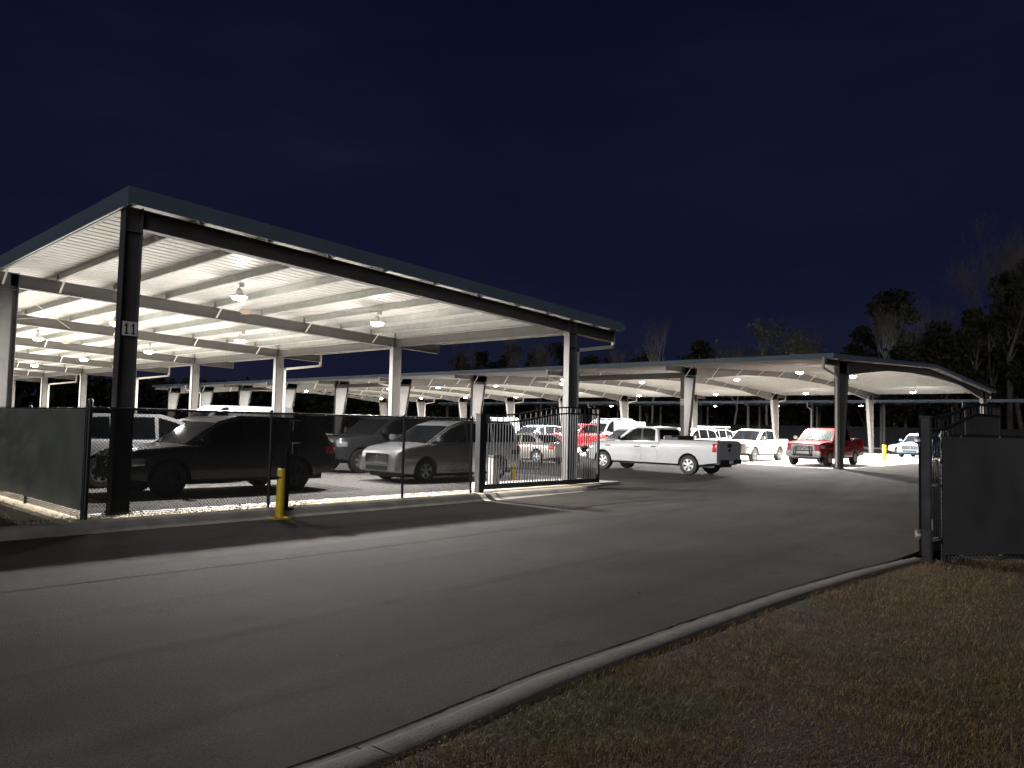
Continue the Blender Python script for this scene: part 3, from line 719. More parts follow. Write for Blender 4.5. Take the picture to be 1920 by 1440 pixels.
def gpost(name, label, x, y, z0, h, wd, m):
    t = thing(name, label, 'gate post', (x, y, 0), 0, 'square gate posts')
    b = MB(); b.box(-wd / 2, wd / 2, -wd / 2, wd / 2, z0, h); b.build('post_shaft', m, t, bevel=.008)
    b = MB(); b.box(-wd / 2 - .012, wd / 2 + .012, -wd / 2 - .012, wd / 2 + .012, h, h + .025); b.build('post_cap', m, t, bevel=.006)
    return t
g1 = gpost('gate_post', 'thick black square gate post at the end of the screened fence', 13.55, 13.66, -.05, 1.96, .18, blackm)
b = MB(); b.box(.09, .24, -.09, .09, 1.74, 1.98); b.build('hinge_housing', darkpost, g1, bevel=.01)
g2 = gpost('gate_post', 'worn grey black gate post beside the lawn with small pale sticker', 11.44, 2.93, -.08, 1.93, .112, darkpost)
b = MB(); b.box(.0, .052, -.0600, -.0565, .42, .56); b.build('sticker', whitep, g2)
for z in (1.62, .34):
    b = MB(); b.bar((-.02, .08, z), (.16, .17, z), .05, .03); b.tube([(.12, .16, z - .05), (.12, .16, z + .05)], .022, 8); b.build('hinge_strap', zinc, g2, smooth=40)
for z in (1.35, 1.02, .3):
    b = MB(); b.box(.04, .16, -.10, -.058, z - .016, z + .016); b.build('clamp_band', zinc, g2)

# ================================================================== bollards and small site furniture
def bollard(label, x, y, z0, h, r, plate=True):
    t = thing('bollard', label, 'bollard', (x, y, z0), 0, 'yellow bollards')
    b = MB(); b.lathe([(r, .0), (r, h - .02), (r * .93, h - .004), (r * .6, h + .006), (0, h + .008)], (0, 0, 0), k=24); b.build('bollard_sleeve', yellow, t, smooth=45)
    if plate:
        b = MB(); b.box(-.16, .16, -.13, .13, -.02, .014); pp = b.build('base_plate', yellow, t)
        b = MB()
        for sx in (-.13, .13):
            for sy in (-.10, .10): b.tube([(sx, sy, .014), (sx, sy, .045)], .014, 6)
        b.build('anchor_bolt', zinc, pp)
    return t
bo = bollard('yellow bollard on the kerb before the screened fence, torn band near its top', 7.62, 12.98, -.135, .92, .075)
b = MB()
for a in range(10):
    a0, a1 = R(150 + a * 14), R(150 + (a + 1) * 14); r_ = .0775; zt = .80 - .004 * a; zb = .70 + .009 * a
    b.add([(r_ * math.cos(a0), r_ * math.sin(a0), zb), (r_ * math.cos(a1), r_ * math.sin(a1), zb + .009), (r_ * math.cos(a1), r_ * math.sin(a1), max(zb + .012, zt - .004)), (r_ * math.cos(a0), r_ * math.sin(a0), zt)], [(0, 1, 2, 3)])
b.build('torn_band', inkm, bo)
bollard('small yellow bollard standing on the bright concrete beyond the red pickup', 51.5, 15.6, 0, 1.0, .13, False)
bo = bollard('yellow bollard behind the gate bars carrying a black plate', 18.15, 16.75, 0, 1.0, .07)
b = MB(); b.box(-.20, .20, -.11, -.08, .78, .92); b.build('black_plate', blackm, bo, bevel=.008)
def pedestal(label, x, y, z0):
    t = thing('keypad_pedestal', label, 'keypad stand', (x, y, z0))
    b = MB(); b.box(-.045, .045, -.045, .045, 0, 1.05); b.bar((0, 0, 1.03), (.06, .02, 1.25), .09, .09, up=(0, 1, 0)); b.bar((.06, .02, 1.22), (.07, .02, 1.62), .05, .05, up=(0, 1, 0)); b.box(-.12, .12, -.12, .12, -.02, .015)
    b.build('pedestal_pole', blackm, t)
    for z in (1.16, 1.60):
        b = MB(); b.box(.08, .22, -.06, .07, z - .10, z + .08); k = b.build('keypad_box', plasticm, t, bevel=.008)
        b = MB(); b.box(.07, .23, -.085, .08, z + .09, z + .10); b.box(.066, .0785, -.08, -.06, z - .11, z + .09); b.build('hood', zinc, k)
pedestal('slim black keypad pedestal with two keypads at the fence behind the bollard', 7.92, 13.30, .005)
t = thing('operator_pedestal', 'grey metal gate operator pedestal standing behind the gate bars', 'cabinet', (15.45, 15.0, 0))
b = MB(); b.box(-.14, .14, -.12, .12, .02, .80); b.build('cabinet_shell', mat('grey_cabinet', (.15, .14, .135), .5, var=.1), t, bevel=.02)
b = MB(); b.box(-.16, .16, -.14, .14, .80, .86); b.build('cabinet_lid', plasticm, t, bevel=.02)
b = MB(); b.box(-.2, .2, -.18, .18, 0, .02); b.build('base_plate', zinc, t)
b = MB(); b.bar((.14, 0, .5), (.9, -.9, .5), .06, .05); b.build('gate_arm', blackm, t)

# ================================================================== vehicles
PRE = {
 'pickup_long': dict(L=6.36, W=2.03, ax=(.95, 5.11), r=.395, sill=.42, top=[(0, 1.00), (.05, 1.08), (.3, 1.16), (1.55, 1.24), (3.78, 1.27), (3.80, 1.36), (6.30, 1.36), (6.36, 1.33)],
    cab=[(1.42, 1.20), (2.28, 1.82), (2.60, 1.90), (3.40, 1.89), (3.62, 1.82), (3.74, 1.22)], ws=0, win=[(1.72, 2.84), (2.93, 3.52)], doors=[(1.68, 2.90), (2.91, 3.70)], bed=(3.86, 6.24), wr=.83, square=True),
 'pickup_crew': dict(L=5.89, W=2.01, ax=(.95, 4.63), r=.40, sill=.44, top=[(0, 1.02), (.05, 1.10), (.3, 1.18), (1.5, 1.26), (4.22, 1.29), (4.24, 1.38), (5.83, 1.38), (5.89, 1.35)],
    cab=[(1.40, 1.22), (2.28, 1.84), (2.65, 1.93), (3.90, 1.92), (4.08, 1.85), (4.20, 1.24)], ws=0, win=[(1.72, 2.80), (2.90, 3.92)], doors=[(1.66, 2.85), (2.86, 3.98)], bed=(4.30, 5.77), wr=.82, square=True),
 'pickup_mid': dict(L=5.36, W=1.86, ax=(.88, 4.10), r=.385, sill=.42, top=[(0, .86), (.06, .98), (.3, 1.08), (1.3, 1.17), (3.86, 1.20), (3.88, 1.25), (5.30, 1.25), (5.36, 1.22)],
    cab=[(1.22, 1.13), (2.10, 1.72), (2.45, 1.81), (3.45, 1.79), (3.62, 1.74), (3.86, 1.16)], ws=0, win=[(1.55, 2.50), (2.60, 3.50)], doors=[(1.45, 2.55), (2.56, 3.60)], bed=(3.95, 5.24), wr=.78, square=True),
 'suv': dict(L=5.11, W=1.93, ax=(.93, 3.97), r=.385, sill=.36, top=[(0, .80), (.08, .93), (.3, 1.02), (1.3, 1.11), (4.95, 1.17), (5.11, 1.10)],
    cab=[(1.20, 1.07), (2.05, 1.64), (2.55, 1.78), (4.10, 1.77), (4.70, 1.68), (5.02, 1.12)], ws=0, win=[(1.62, 2.62), (2.72, 3.68), (3.78, 4.72)], doors=[(1.40, 2.67), (2.68, 3.72)], wr=.76),
 'minivan': dict(L=5.10, W=1.97, ax=(1.00, 4.00), r=.35, sill=.26, top=[(0, .70), (.06, .86), (.3, .99), (1.15, 1.12), (4.95, 1.14), (5.10, 1.02)],
    cab=[(.98, 1.06), (2.05, 1.66), (2.60, 1.80), (4.40, 1.83), (4.85, 1.76), (5.04, 1.08)], ws=0, win=[(1.60, 2.62), (2.72, 3.72), (3.82, 4.78)], doors=[(1.45, 2.66), (2.68, 3.76)], wr=.78),
 'sedan': dict(L=4.82, W=1.83, ax=(.95, 3.75), r=.33, sill=.24, top=[(0, .60), (.06, .72), (.3, .81), (1.3, .94), (3.85, 1.00), (4.66, 1.00), (4.82, .90)],
    cab=[(1.12, .88), (2.00, 1.36), (2.45, 1.45), (3.15, 1.44), (3.45, 1.38), (4.12, .96)], ws=0, win=[(1.50, 2.58), (2.66, 3.60)], doors=[(1.42, 2.62), (2.63, 3.50)], wr=.74),
 'crossover': dict(L=4.60, W=1.85, ax=(.92, 3.58), r=.36, sill=.30, top=[(0, .70), (.06, .84), (.3, .94), (1.2, 1.04), (4.40, 1.10), (4.60, 1.00)],
    cab=[(1.08, .98), (1.95, 1.55), (2.40, 1.67), (3.60, 1.66), (4.15, 1.56), (4.50, 1.04)], ws=0, win=[(1.50, 2.50), (2.58, 3.45), (3.52, 4.15)], doors=[(1.35, 2.54), (2.55, 3.50)], wr=.76),
 'cargo_van': dict(L=5.60, W=2.02, ax=(.98, 4.45), r=.36, sill=.32, top=[(0, .78), (.08, .98), (.7, 1.15), (1.0, 1.20), (5.50, 1.25), (5.60, 1.20)],
    cab=[(.78, 1.12), (1.55, 2.06), (1.95, 2.30), (5.30, 2.32), (5.48, 2.26), (5.57, 1.2)], ws=0, win=[(1.25, 2.25)], doors=[(1.15, 2.35), (2.45, 3.80)], wr=.88),
}
def vehicle(name, label, cat, kind, pm, loc, rz, group=None, grille=(plasticm, 4), bumper=None, rim=alloy, spokes=6, lower=None, glassm=glass, mirrorm=None, windm=None, detail=True, arch=None):
    p = PRE[kind]; Lh = p['L'] / 2; hwid = p['W'] / 2; r = p['r']; sill = p['sill']; ax = p['ax']; top = p['top']; cab = p['cab']; bed = p.get('bed'); Ln = p['L']
    t = thing(name, label, cat, loc, rz, group)
    bumper = bumper or pm; rear = 1 if p.get('square') else .9
    def X(d): return Lh - d
    def hw(d): return hwid * pl([(0, .80), (.05, .86), (.2, .94), (.5, .985), (.9, 1), (Ln - .45, 1), (Ln - .12, lerp(rear, 1, .7)), (Ln, lerp(rear, .98, .3))], d)
    def zt(d): return pl(top, d)
    def ys(d, z):
        q = (z - .3) / max(zt(d) - .3, .1)
        return hw(d) * pl([(0, .955), (.18, .985), (.40, 1.0), (.62, .995), (.66, 1.0), (.86, .985), (.96, .955), (1, .93)], q)
    ra = r + .075
    def zb(d):
        z = sill + (.06 * (1 - sstep(0, .5, d))) + .10 * sstep(Ln - .9, Ln, d)
        for a in ax:
            if abs(d - a) < ra: z = max(z, r + math.sqrt(ra * ra - (d - a) ** 2))
        return z
    ds = set(round(Ln * i / 34, 4) for i in range(35)) | {.03, .06, .12, round(Ln - .03, 4), round(Ln - .1, 4)} | {round(d, 4) for d, _ in top}
    for a in ax:
        for k in range(-9, 10): ds.add(round(a + ra * math.sin(k / 9 * math.pi / 2) * .999, 4))
        ds |= {round(a - ra - .003, 4), round(a + ra + .003, 4)}
    if bed: ds |= {bed[0], round(bed[0] + .004, 4), bed[1], round(bed[1] - .004, 4)}
    ds = sorted(d for d in ds if 0 <= d <= Ln)
    b = MB(); k = None
    for d in ds:
        z0, z1 = zb(d), zt(d); fr = (0, .06, .2, .4, .6, .8, .93, 1)
        pts = [(0, z0), (ys(d, z0) * .82, z0)] + [(ys(d, z0 + (z1 - z0) * f), z0 + (z1 - z0) * f) for f in fr]
        h = pts[-1][0]
        if bed and bed[0] < d < bed[1]: pts += [(h - .06, z1 + .004), (h - .075, z1 - .48), (0, z1 - .48)]
        else: pts += [(h * .93, z1 + .012), (h * .5, z1 + .032), (0, z1 + .038)]
        full = [(y, z) for y, z in pts] + [(-y, z) for y, z in pts[-2:0:-1]]
        k = len(full); b.v += [(X(d), y, z) for y, z in full]
    half = 13
    for i in range(len(ds) - 1):
        dm = (ds[i] + ds[i + 1]) / 2
        for j in range(k):
            j2 = (j + 1) % k; jj = min(j, k - 1 - j)
            under = jj < 1; inbed = bed and bed[0] < dm < bed[1] and jj >= 10
            b.f.append([i * k + j, (i + 1) * k + j, (i + 1) * k + j2, i * k + j2][::-1])
            b.m.append(1 if under or inbed else (2 if lower and jj < 4 and b.v[i * k + j][2] < 1.0 and 1.3 < dm and jj >= 1 and b.v[i * k + j2][2] < .80 else 0))
    b.f.append(list(range(k))); b.m.append(0); n0 = (len(ds) - 1) * k; b.f.append([n0 + j for j in range(k)][::-1]); b.m.append(0)
    body = b.build('body', [pm, plasticm, lower or pm], t, smooth=32)
    b = MB(); b.box(-Lh + .25, Lh - .25, -hwid + .30, hwid - .30, sill - .10, .80); b.build('underbody', plasticm, t)
    # cabin
    zbase = min(cab[0][1], cab[-1][1]); zr = max(z for _, z in cab); wb = hwid * .925; wr_ = hwid * p['wr']
    def cw(z): return lerp(wb, wr_, max(0, (z - zbase) / (zr - zbase)) ** 1.15)
    b = MB(); m = len(cab)
    prof = [(cab[0][0], cab[0][1] - .06)] + list(cab) + [(cab[-1][0], cab[-1][1] - .06)]; m = len(prof)
    for s in (1, -1): b.v += [(X(d), s * cw(z), z) for d, z in prof]
    for i in range(m - 1): b.f.append([i, i + 1, m + i + 1, m + i][::-1]); b.m.append(0)
    b.f.append(list(range(m))[::1]); b.m.append(0); b.f.append([m + i for i in range(m)][::-1]); b.m.append(0)
    cabo = b.build('cabin', pm, t, smooth=40, bevel=.045)
    def quad_on(i0, t0, t1, inset, off, nx=6, pleat=0):
        (d0, z0), (d1, z1) = cab[i0], cab[i0 + 1]; nrm = Vector((z1 - z0, 0, d1 - d0)).normalized()
        if nrm.z < 0: nrm = -nrm
        q = MB(); n = 24 if pleat else nx
        for tt in (t0, t1):
            z = lerp(z0, z1, tt); d = lerp(d0, d1, tt); ww = cw(z) - inset
            for i in range(n + 1):
                u = -1 + 2 * i / n; bow = .03 * (1 - u * u) + (pleat * (i % 2)); pt = Vector((X(d), u * ww, z)) + nrm * (off + bow * (.25 if not pleat else 1)); q.v.append(tuple(pt))
        for i in range(n): q.f.append([i, i + 1, n + 1 + i + 1, n + 1 + i]); q.m.append(0)
        return q
    q = quad_on(p['ws'], .07, .95, .085, .010)
    if windm:
        quad_on(p['ws'], .10, .93, .10, .004, pleat=.016).build('sunshade', windm, t)
        q = quad_on(p['ws'], .07, .95, .085, .034); q.build('windshield', cglass, t, smooth=60)
    else: q.build('windshield', glassm, t, smooth=60)
    b = MB(); (d0, z0), (d1, z1) = cab[0], cab[1]
    for s in (-.42, .12): b.tube([(X(lerp(d0, d1, .05)) + .03, s, lerp(z0, z1, .05) + .03), (X(lerp(d0, d1, .16)) + .03, s + .42, lerp(z0, z1, .16) + .03)], .008, 4)
    b.build('wiper', plasticm, t)
    quad_on(len(cab) - 2, .08, .90, .11, .010).build('rear_window', glassm, t, smooth=60)
    ctop = lambda d: pl(list(cab), d)
    belt = lambda d: zt(d) + .035
    spans = [(a_, c_, glassm, .004, 'side_window', .075) for a_, c_ in p['win']]
    if kind.startswith('pickup'): spans.append((p['win'][0][0] + .5, p['win'][-1][1] - .2, plasticm, .0015, 'pillar_trim', .085))
    for (wa, wc, wm_, wo_, wn_, wt_) in spans:
        for s in (1, -1):
            lo, hi = [], []
            for i in range(13):
                d = lerp(wa, wc, i / 12); zt_ = min(ctop(d + q_) for q_ in (-.10, -.05, 0, .05, .10)) - wt_
                if cab[0][0] + .1 < d < cab[-1][0] - .05 and zt_ > belt(d) + .03: lo.append((d, belt(d))); hi.append((d, zt_))
            if len(lo) < 3: continue
            pg = lo + hi[::-1]; b = MB()
            b.add([(X(d), s * (cw(z) + wo_), z) for d, z in pg], [tuple(range(len(pg)))] if s < 0 else [tuple(range(len(pg)))[::-1]])
            b.build(wn_, wm_, t)
    # wheels
    for a in ax:
        for s in (1, -1):
            cy = s * (hwid - .135); b = MB(); wd = .12
            b.lathe([(r * .60, -wd), (r * .72, -wd * 1.04), (r * .93, -wd), (r * .99, -wd * .75), (r, -wd * .4), (r, wd * .4), (r * .99, wd * .75), (r * .93, wd), (r * .72, wd * 1.04), (r * .60, wd)], (0, 0, 0), axis='y', k=28)
            wh = b.build('wheel', tyrem, t, smooth=40); wh.location = (X(a), cy, r)
            b = MB(); o = s * wd
            b.lathe([(0, o * .35), (r * .60, o * .35)], (0, 0, 0), axis='y', k=24, mi=1)
            b.lathe([(r * .61, o * .2), (r * .61, o * .98), (r * .55, o * .98), (r * .53, o * .4)], (0, 0, 0), axis='y', k=28)
            b.lathe([(r * .15, o * .4), (r * .15, o * .98), (0, o * 1.02)], (0, 0, 0), axis='y', k=14)
            for i in range(spokes):
                an = 2 * math.pi * i / spokes + .3; c_, s_ = math.cos(an), math.sin(an); w1, w2 = r * .07, r * .13
                P_ = lambda rr, ww, yy: (rr * c_ - ww * s_, yy, rr * s_ + ww * c_)
                b.add([P_(r * .1, -w1, o * .45), P_(r * .1, w1, o * .45), P_(r * .58, w2, o * .45), P_(r * .58, -w2, o * .45), P_(r * .1, -w1, o * .92), P_(r * .1, w1, o * .92), P_(r * .58, w2, o * .9), P_(r * .58, -w2, o * .9)],
                      [(0, 3, 2, 1), (4, 5, 6, 7), (0, 1, 5, 4), (1, 2, 6, 5), (2, 3, 7, 6), (3, 0, 4, 7)])
            b.build('rim', [rim, plasticm], wh, smooth=35)
    # panels that follow the body side
    def patch(nm, m, d0, d1, z0, z1, s, off=.006, par=None, nd_=10, nz_=6, slant=0):
        b = MB(); 
        for i in range(nd_ + 1):
            for j in range(nz_ + 1):
                z = z0 + (min(z1, 9) - z0) * j / nz_; d = lerp(d0, d1, i / nd_) + slant * (z - z0)
                e_ = off if 0 < i < nd_ and 0 < j < nz_ else -.004
                b.v.append((X(d), s * (ys(d, min(z, zt(d))) + e_), z))
        for i in range(nd_):
            for j in range(nz_): b.f.append([i * (nz_ + 1) + j, (i + 1) * (nz_ + 1) + j, (i + 1) * (nz_ + 1) + j + 1, i * (nz_ + 1) + j + 1][::s]); b.m.append(0)
        return b.build(nm, m, par or t, smooth=40)
    def dpatch(d0, d1, s):   # a door skin: small border, flat proud face
        g = .012; b = MB(); dd = [d0, d0 + .006] + [lerp(d0 + .006, d1 - .006, i / 8) for i in range(1, 8)] + [d1 - .006, d1]
        zz0, zz1 = sill + .07, lambda d: zt(d) - .045
        for i, d in enumerate(dd):
            zs_ = [zz0, zz0 + .006] + [lerp(zz0, zz1(d), j / 8) for j in range(1, 8)] + [zz1(d) - .004, zz1(d)]
            for j, z in enumerate(zs_):
                edge = i in (0, len(dd) - 1) or j in (0, len(zs_) - 1)
                zz = z
                for a in ax:
                    q_ = (ra + .03) ** 2 - (d - a) ** 2
                    if q_ > 0: zz = max(z, r + math.sqrt(q_))
                b.v.append((X(d), s * (ys(d, zz) + (-.006 if edge else .007)), zz))
        n = 11
        for i in range(len(dd) - 1):
            for j in range(n - 1): b.f.append([i * n + j, (i + 1) * n + j, (i + 1) * n + j + 1, i * n + j + 1][::s]); b.m.append(0)
        do = b.build('door', pm, t, smooth=30)
        zh = zt(d1) - .20; hb = MB(); y = ys(d1 - .16, zh); hb.box(X(d1 - .09), X(d1 - .30), s * (y + .004), s * (y + .045), zh - .02, zh + .025)
        hb.build('door_handle', plasticm if kind == 'pickup_long' else pm, do, bevel=.008)
    if detail:
        for (d0, d1) in p['doors']:
            for s in (1, -1): dpatch(d0 + .006, d1 - .006, s)
    # lamps
    zh = zt(.06); zr_ = zt(Ln - .12)
    for s in (1, -1):
        patch('headlight', headm, .035, .42 if kind != 'minivan' else .75, zh - .22, zh - .05, s, .010)
        if p.get('square'): patch('taillight', redlens, Ln - .20, Ln - .008, zr_ - .44, zr_ - .08, s, .012)
        else: patch('taillight', redlens, Ln - .34, Ln - .02, zr_ - .26, zr_ - .06, s, .012)
        b = MB(); dm = cab[0][0] + .42; zm = zt(dm) + .06; y = hwid
        b.box(X(dm) - .06, X(dm) + .09, s * (y + .01), s * (y + .21), zm, zm + .17); b.box(X(dm) - .03, X(dm) + .05, s * (y - .12), s * (y + .03), zm + .01, zm + .06)
        b.build('mirror', mirrorm or pm, t, bevel=.025)
    gw = hwid * (.56 if kind != 'minivan' else .52); gm, gn = grille
    b = MB(); gz0, gz1 = zh - .30, zh - .05
    b.box(Lh - .05, Lh + .012, -gw, gw, gz0, gz1, 1)
    for i in range(gn): z = lerp(gz0, gz1, (i + .5) / gn); b.box(Lh + .005, Lh + .032, -gw + .02, gw - .02, z - .015, z + .012, 0)
    for s in (-1, 1): b.box(Lh, Lh + .034, s * gw - .02, s * gw + .02, gz0 - .01, gz1 + .01, 0)
    b.box(Lh, Lh + .034, -gw, gw, gz1 - .012, gz1 + .018, 0); b.box(Lh, Lh + .034, -gw, gw, gz0 - .015, gz0 + .01, 0)
    gr = b.build('grille', [gm, plasticm], t)
    b = MB(); b.lathe([(.075, 0), (.08, .012), (.06, .02), (.055, .012)], (Lh + .028, 0, (gz0 + gz1) / 2), axis='x', k=20); b.build('emblem', chrome, gr)
    sq = p.get('square')
    b = MB(); z1 = gz0 - .04; z0 = max(sill - .05, .26)
    b.box(Lh - .16, Lh + (.07 if sq else .03), -hwid * .88, hwid * .88, z0 + .06, z1); b.build('front_bumper', bumper, t, bevel=.045, smooth=40)
    b = MB(); b.box(Lh - .02, Lh + (.083 if sq else .045), -hwid * .5, hwid * .5, z0 + .10, z0 + .22); b.build('lower_intake', plasticm, t)
    b = MB(); zbk = .42 if sq else sill + .06
    b.box(-Lh - (.10 if sq else .03), -Lh + .18, -hwid * .93, hwid * .93, zbk + .04, zbk + (.22 if sq else .30)); b.build('rear_bumper', plasticm if kind == 'pickup_long' else bumper, t, bevel=.035, smooth=40)
    b = MB(); b.box(-Lh - (.108 if sq else .038), -Lh - (.09 if sq else .02), -.16, .16, zbk + .06, zbk + .20); b.build('rear_plate', whitep, t)
    if sq:
        b = MB(); b.box(-Lh - .012, -Lh + .01, -hwid * .83, hwid * .83, zbk + .32, zr_ - .02); tg = b.build('tailgate', pm, t, bevel=.008)
        b = MB(); b.box(-Lh - .026, -Lh - .013, -.17, .17, zr_ - .24, zr_ - .10); b.build('tailgate_handle', plasticm, tg, bevel=.005)
        b = MB(); b.lathe([(.11, -.02), (.10, -.03), (0, -.032)], (0, 0, 0), axis='x', k=20)
        for i, v in enumerate(b.v): b.v[i] = (v[0] - Lh + .002, v[1], v[2] * .5 + zr_ - .36)
        b.build('oval_emblem', inkm, tg)
        for s in (1, -1):
            b = MB(); y = s * (hw(4) * .93 - .035); b.box(X(bed[0]), X(bed[1]), y - .04, y + .04, zt(5) + .004, zt(5) + .022); b.build('bed_rail', plasticm, t)
        b = MB(); b.tube([(-Lh - .02, 0, .46), (-Lh - .24, 0, .46)], .03, 6); b.box(-Lh - .26, -Lh - .20, -.05, .05, .44, .49); b.build('tow_hitch', plasticm, t)
    return t, X, zt, hw, ys, patch, cw, ctop
white = paint('white', (.39, .39, .395)); cream = paint('cream', (.36, .33, .29)); redp = paint('red', (.30, .012, .018), rough=.25, metal=.2); blackp = paint('black', (.008, .008, .009)); silver = paint('silver', (.40, .40, .41), rough=.32, metal=.55)
greyp = paint('grey', (.22, .21, .20), rough=.3, metal=.5); maroon = paint('maroon', (.14, .012, .014)); bluep = paint('ice_blue', (.30, .42, .60), rough=.3, metal=.3); charc = paint('charcoal', (.045, .047, .05), metal=.3); tan = paint('champagne', (.36, .33, .29), rough=.3, metal=.5)
shade = mat('silver_sunshade', (.10, .112, .105), .95, var=.05, spec=.05)
darkrim = mat('dark_rim', (.03, .03, .032), .4, .3)
PI = math.pi
def add_truck():
    v, X, zt, hw, ys, patch, cw, ctop = vehicle('pickup_truck', 'white extended cab pickup with long bed and black toolbox on the aisle', 'pickup', 'pickup_long', white, (28.0, 17.43, -.10), PI / 2, 'pickup trucks', grille=(chrome, 3), bumper=plasticm, mirrorm=plasticm)
    b = MB(); b.box(X(4.30), X(3.95), -.88, .88, 1.36, 1.50); b.box(X(4.31), X(3.94), -.90, .90, 1.50, 1.535)
    tbx = b.build('toolbox', plasticm, v, bevel=.012)
    b = MB(); b.box(X(4.6), X(4.32), .72, .90, 1.375, 1.47); b.build('bed_toolbox', plasticm, v, bevel=.01)
    b = MB(); b.box(X(3.93), X(3.90), .50, .86, 1.36, 1.50); b.build('paper_sheet', whitep, v)
    b = MB(); b.box(X(1.34), X(1.10), hw(1.2) * 1.0 - .005, hw(1.2) + .012, 1.03, 1.075); b.build('fender_vent', plasticm, v)
    b = MB()
    b.lathe([(.055, 0), (.05, .02), (0, .022)], (X(4.85), 0, 0), axis='y', k=14)
add_truck()
def add_red():
    v, X, zt, hw, ys, patch, cw, ctop = vehicle('pickup_truck', 'red crew cab pickup with chrome grille, bull bar and pleated sunshade parked nose out', 'pickup', 'pickup_crew', redp, (41.2, 15.45, 0), PI, 'pickup trucks', grille=(chrome, 4), bumper=chrome, lower=tan, windm=shade, mirrorm=chrome)
    b = MB(); Lh = 5.89 / 2
    b.tube([(Lh + .06, -.42, .50), (Lh + .18, -.42, .62), (Lh + .20, -.40, .92), (Lh + .18, -.30, 1.00), (Lh + .18, .30, 1.00), (Lh + .20, .40, .92), (Lh + .18, .42, .62), (Lh + .06, .42, .50)], .032, 10)
    b.tube([(Lh + .19, -.41, .78), (Lh + .19, .41, .78)], .026, 8); b.build('bull_bar', plasticm, v, smooth=50)
    b = MB()
    for s in (-.62, .62): b.lathe([(0, .02), (.075, .02), (.08, -.02), (0, -.02)], (Lh + .09, s, .60), axis='x', k=14)
    b.build('fog_light', headm, v)
add_red()
def add_ranger():
    v, X, zt, hw, ys, patch, cw, ctop = vehicle('pickup_truck', 'cream white mid size crew cab pickup with black grille next to the red one', 'pickup', 'pickup_mid', cream, (41.97, 19.8, 0), PI, 'pickup trucks', grille=(plasticm, 3), spokes=5)
    Lh = 5.36 / 2
    b = MB(); b.box(Lh - .1, Lh + .085, -.80, .80, .36, .50); b.build('skid_plate', plasticm, v, bevel=.03)
    b = MB()
    for s in (1, -1): b.box(X(3.3), X(1.4), s * .90 - .07, s * .90 + .07, .36, .41)
    b.build('side_step', plasticm, v, bevel=.015)
add_ranger()
vehicle('minivan', 'silver minivan with slatted grille parked nose left behind the sheer fence screen', 'minivan', 'minivan', silver, (15.95, 17.65, 0), PI, grille=(chrome, 5), rim=alloy, spokes=5)
vehicle('suv', 'large glossy black suv parked side on behind the sheer fence screen', 'suv', 'suv', blackp, (8.65, 17.40, 0), PI, 'dark suvs', rim=darkrim)
vehicle('suv', 'white suv with blacked out windows behind the black suv at the fence corner', 'suv', 'suv', white, (8.06, 20.3, 0), 0, 'white suvs', rim=alloy)
vehicle('suv', 'black suv in the third parking row under canopy 11, its windshield catching lamp light', 'suv', 'suv', blackp, (11.4, 24.4, 0), PI, 'dark suvs')
vehicle('pickup_truck', 'dark charcoal pickup in shade behind the silver minivan', 'pickup', 'pickup_crew', charc, (17.2, 21.9, 0), PI, 'pickup trucks', grille=(plasticm, 3), bumper=plasticm)
vehicle('cargo_van', 'white cargo van deep under canopy 11, only its pale roof showing over the fence', 'van', 'cargo_van', white, (16.8, 33.2, 0), PI, 'white cargo vans', detail=False)
vehicle('sedan', 'champagne silver sedan in the aisle seen through the gate bars, red taillights towards the pickup', 'sedan', 'sedan', tan, (28.35, 25.2, -.10), PI / 2, 'sedans', spokes=5)
G12 = 'cars parked under canopy 12'
vehicle('suv', 'bright white suv parked nose out between the white pickup cab and the cream pickup', 'suv', 'suv', white, (41.6, 24.0, 0), PI, G12)
vehicle('crossover', 'black crossover with white lamp reflections on its roof behind the white pickup cab', 'crossover', 'crossover', blackp, (41.4, 28.2, 0), PI, G12)
vehicle('pickup_truck', 'red pickup with a white glare on its windshield behind the gate bars', 'pickup', 'pickup_crew', redp, (41.6, 32.3, 0), PI, G12, grille=(chrome, 3), bumper=chrome)
vehicle('suv', 'pale blue and white suv seen through the left half of the gate bars', 'suv', 'suv', bluep, (41.7, 36.4, 0), PI, G12, lower=white)
vehicle('cargo_van', 'white cargo van beyond the pale blue suv, low through the gate top', 'van', 'cargo_van', white, (42.0, 41.6, 0), PI, G12, detail=False)
def banded():
    v, X, zt, hw, ys, patch, cw, ctop = vehicle('cargo_van', 'tall white van with a wide red band along its side behind the gate', 'van', 'cargo_van', white, (49.6, 35.6, 0), PI, G12)
    for s in (1, -1): patch('red_band', redp, .9, 5.5, .72, 1.16, s, .014, nd_=16)
    b = MB()
    for s in (-.72, .72): b.tube([(X(2.2), s, 2.30), (X(2.2), s, 2.42), (X(5.1), s, 2.42), (X(5.1), s, 2.30)], .02, 6)
    b.build('roof_rail', whitep, v)
banded()
vehicle('suv', 'maroon suv with a shiny windshield between the banded van and the white pickup', 'suv', 'suv', maroon, (49.4, 31.4, 0), PI, G12)
def jeep():
    v, X, zt, hw, ys, patch, cw, ctop = vehicle('suv', 'white suv carrying a slatted roof rack behind the numbered column', 'suv', 'suv', white, (50.2, 27.2, 0), PI, G12)
    b = MB()
    for s in (-.62, .62): b.bar((X(2.1), s, 1.93), (X(4.7), s, 1.93), .04, .09)
    for i in range(8): d = lerp(2.15, 4.65, i / 7); b.bar((X(d), -.62, 1.92), (X(d), .62, 1.92), .05, .025)
    for d in (2.5, 4.2):
        for s in (-.55, .55): b.bar((X(d), s, 1.76), (X(d), s, 1.92), .03, .03)
    b.build('roof_rack', whitep, v)
jeep()
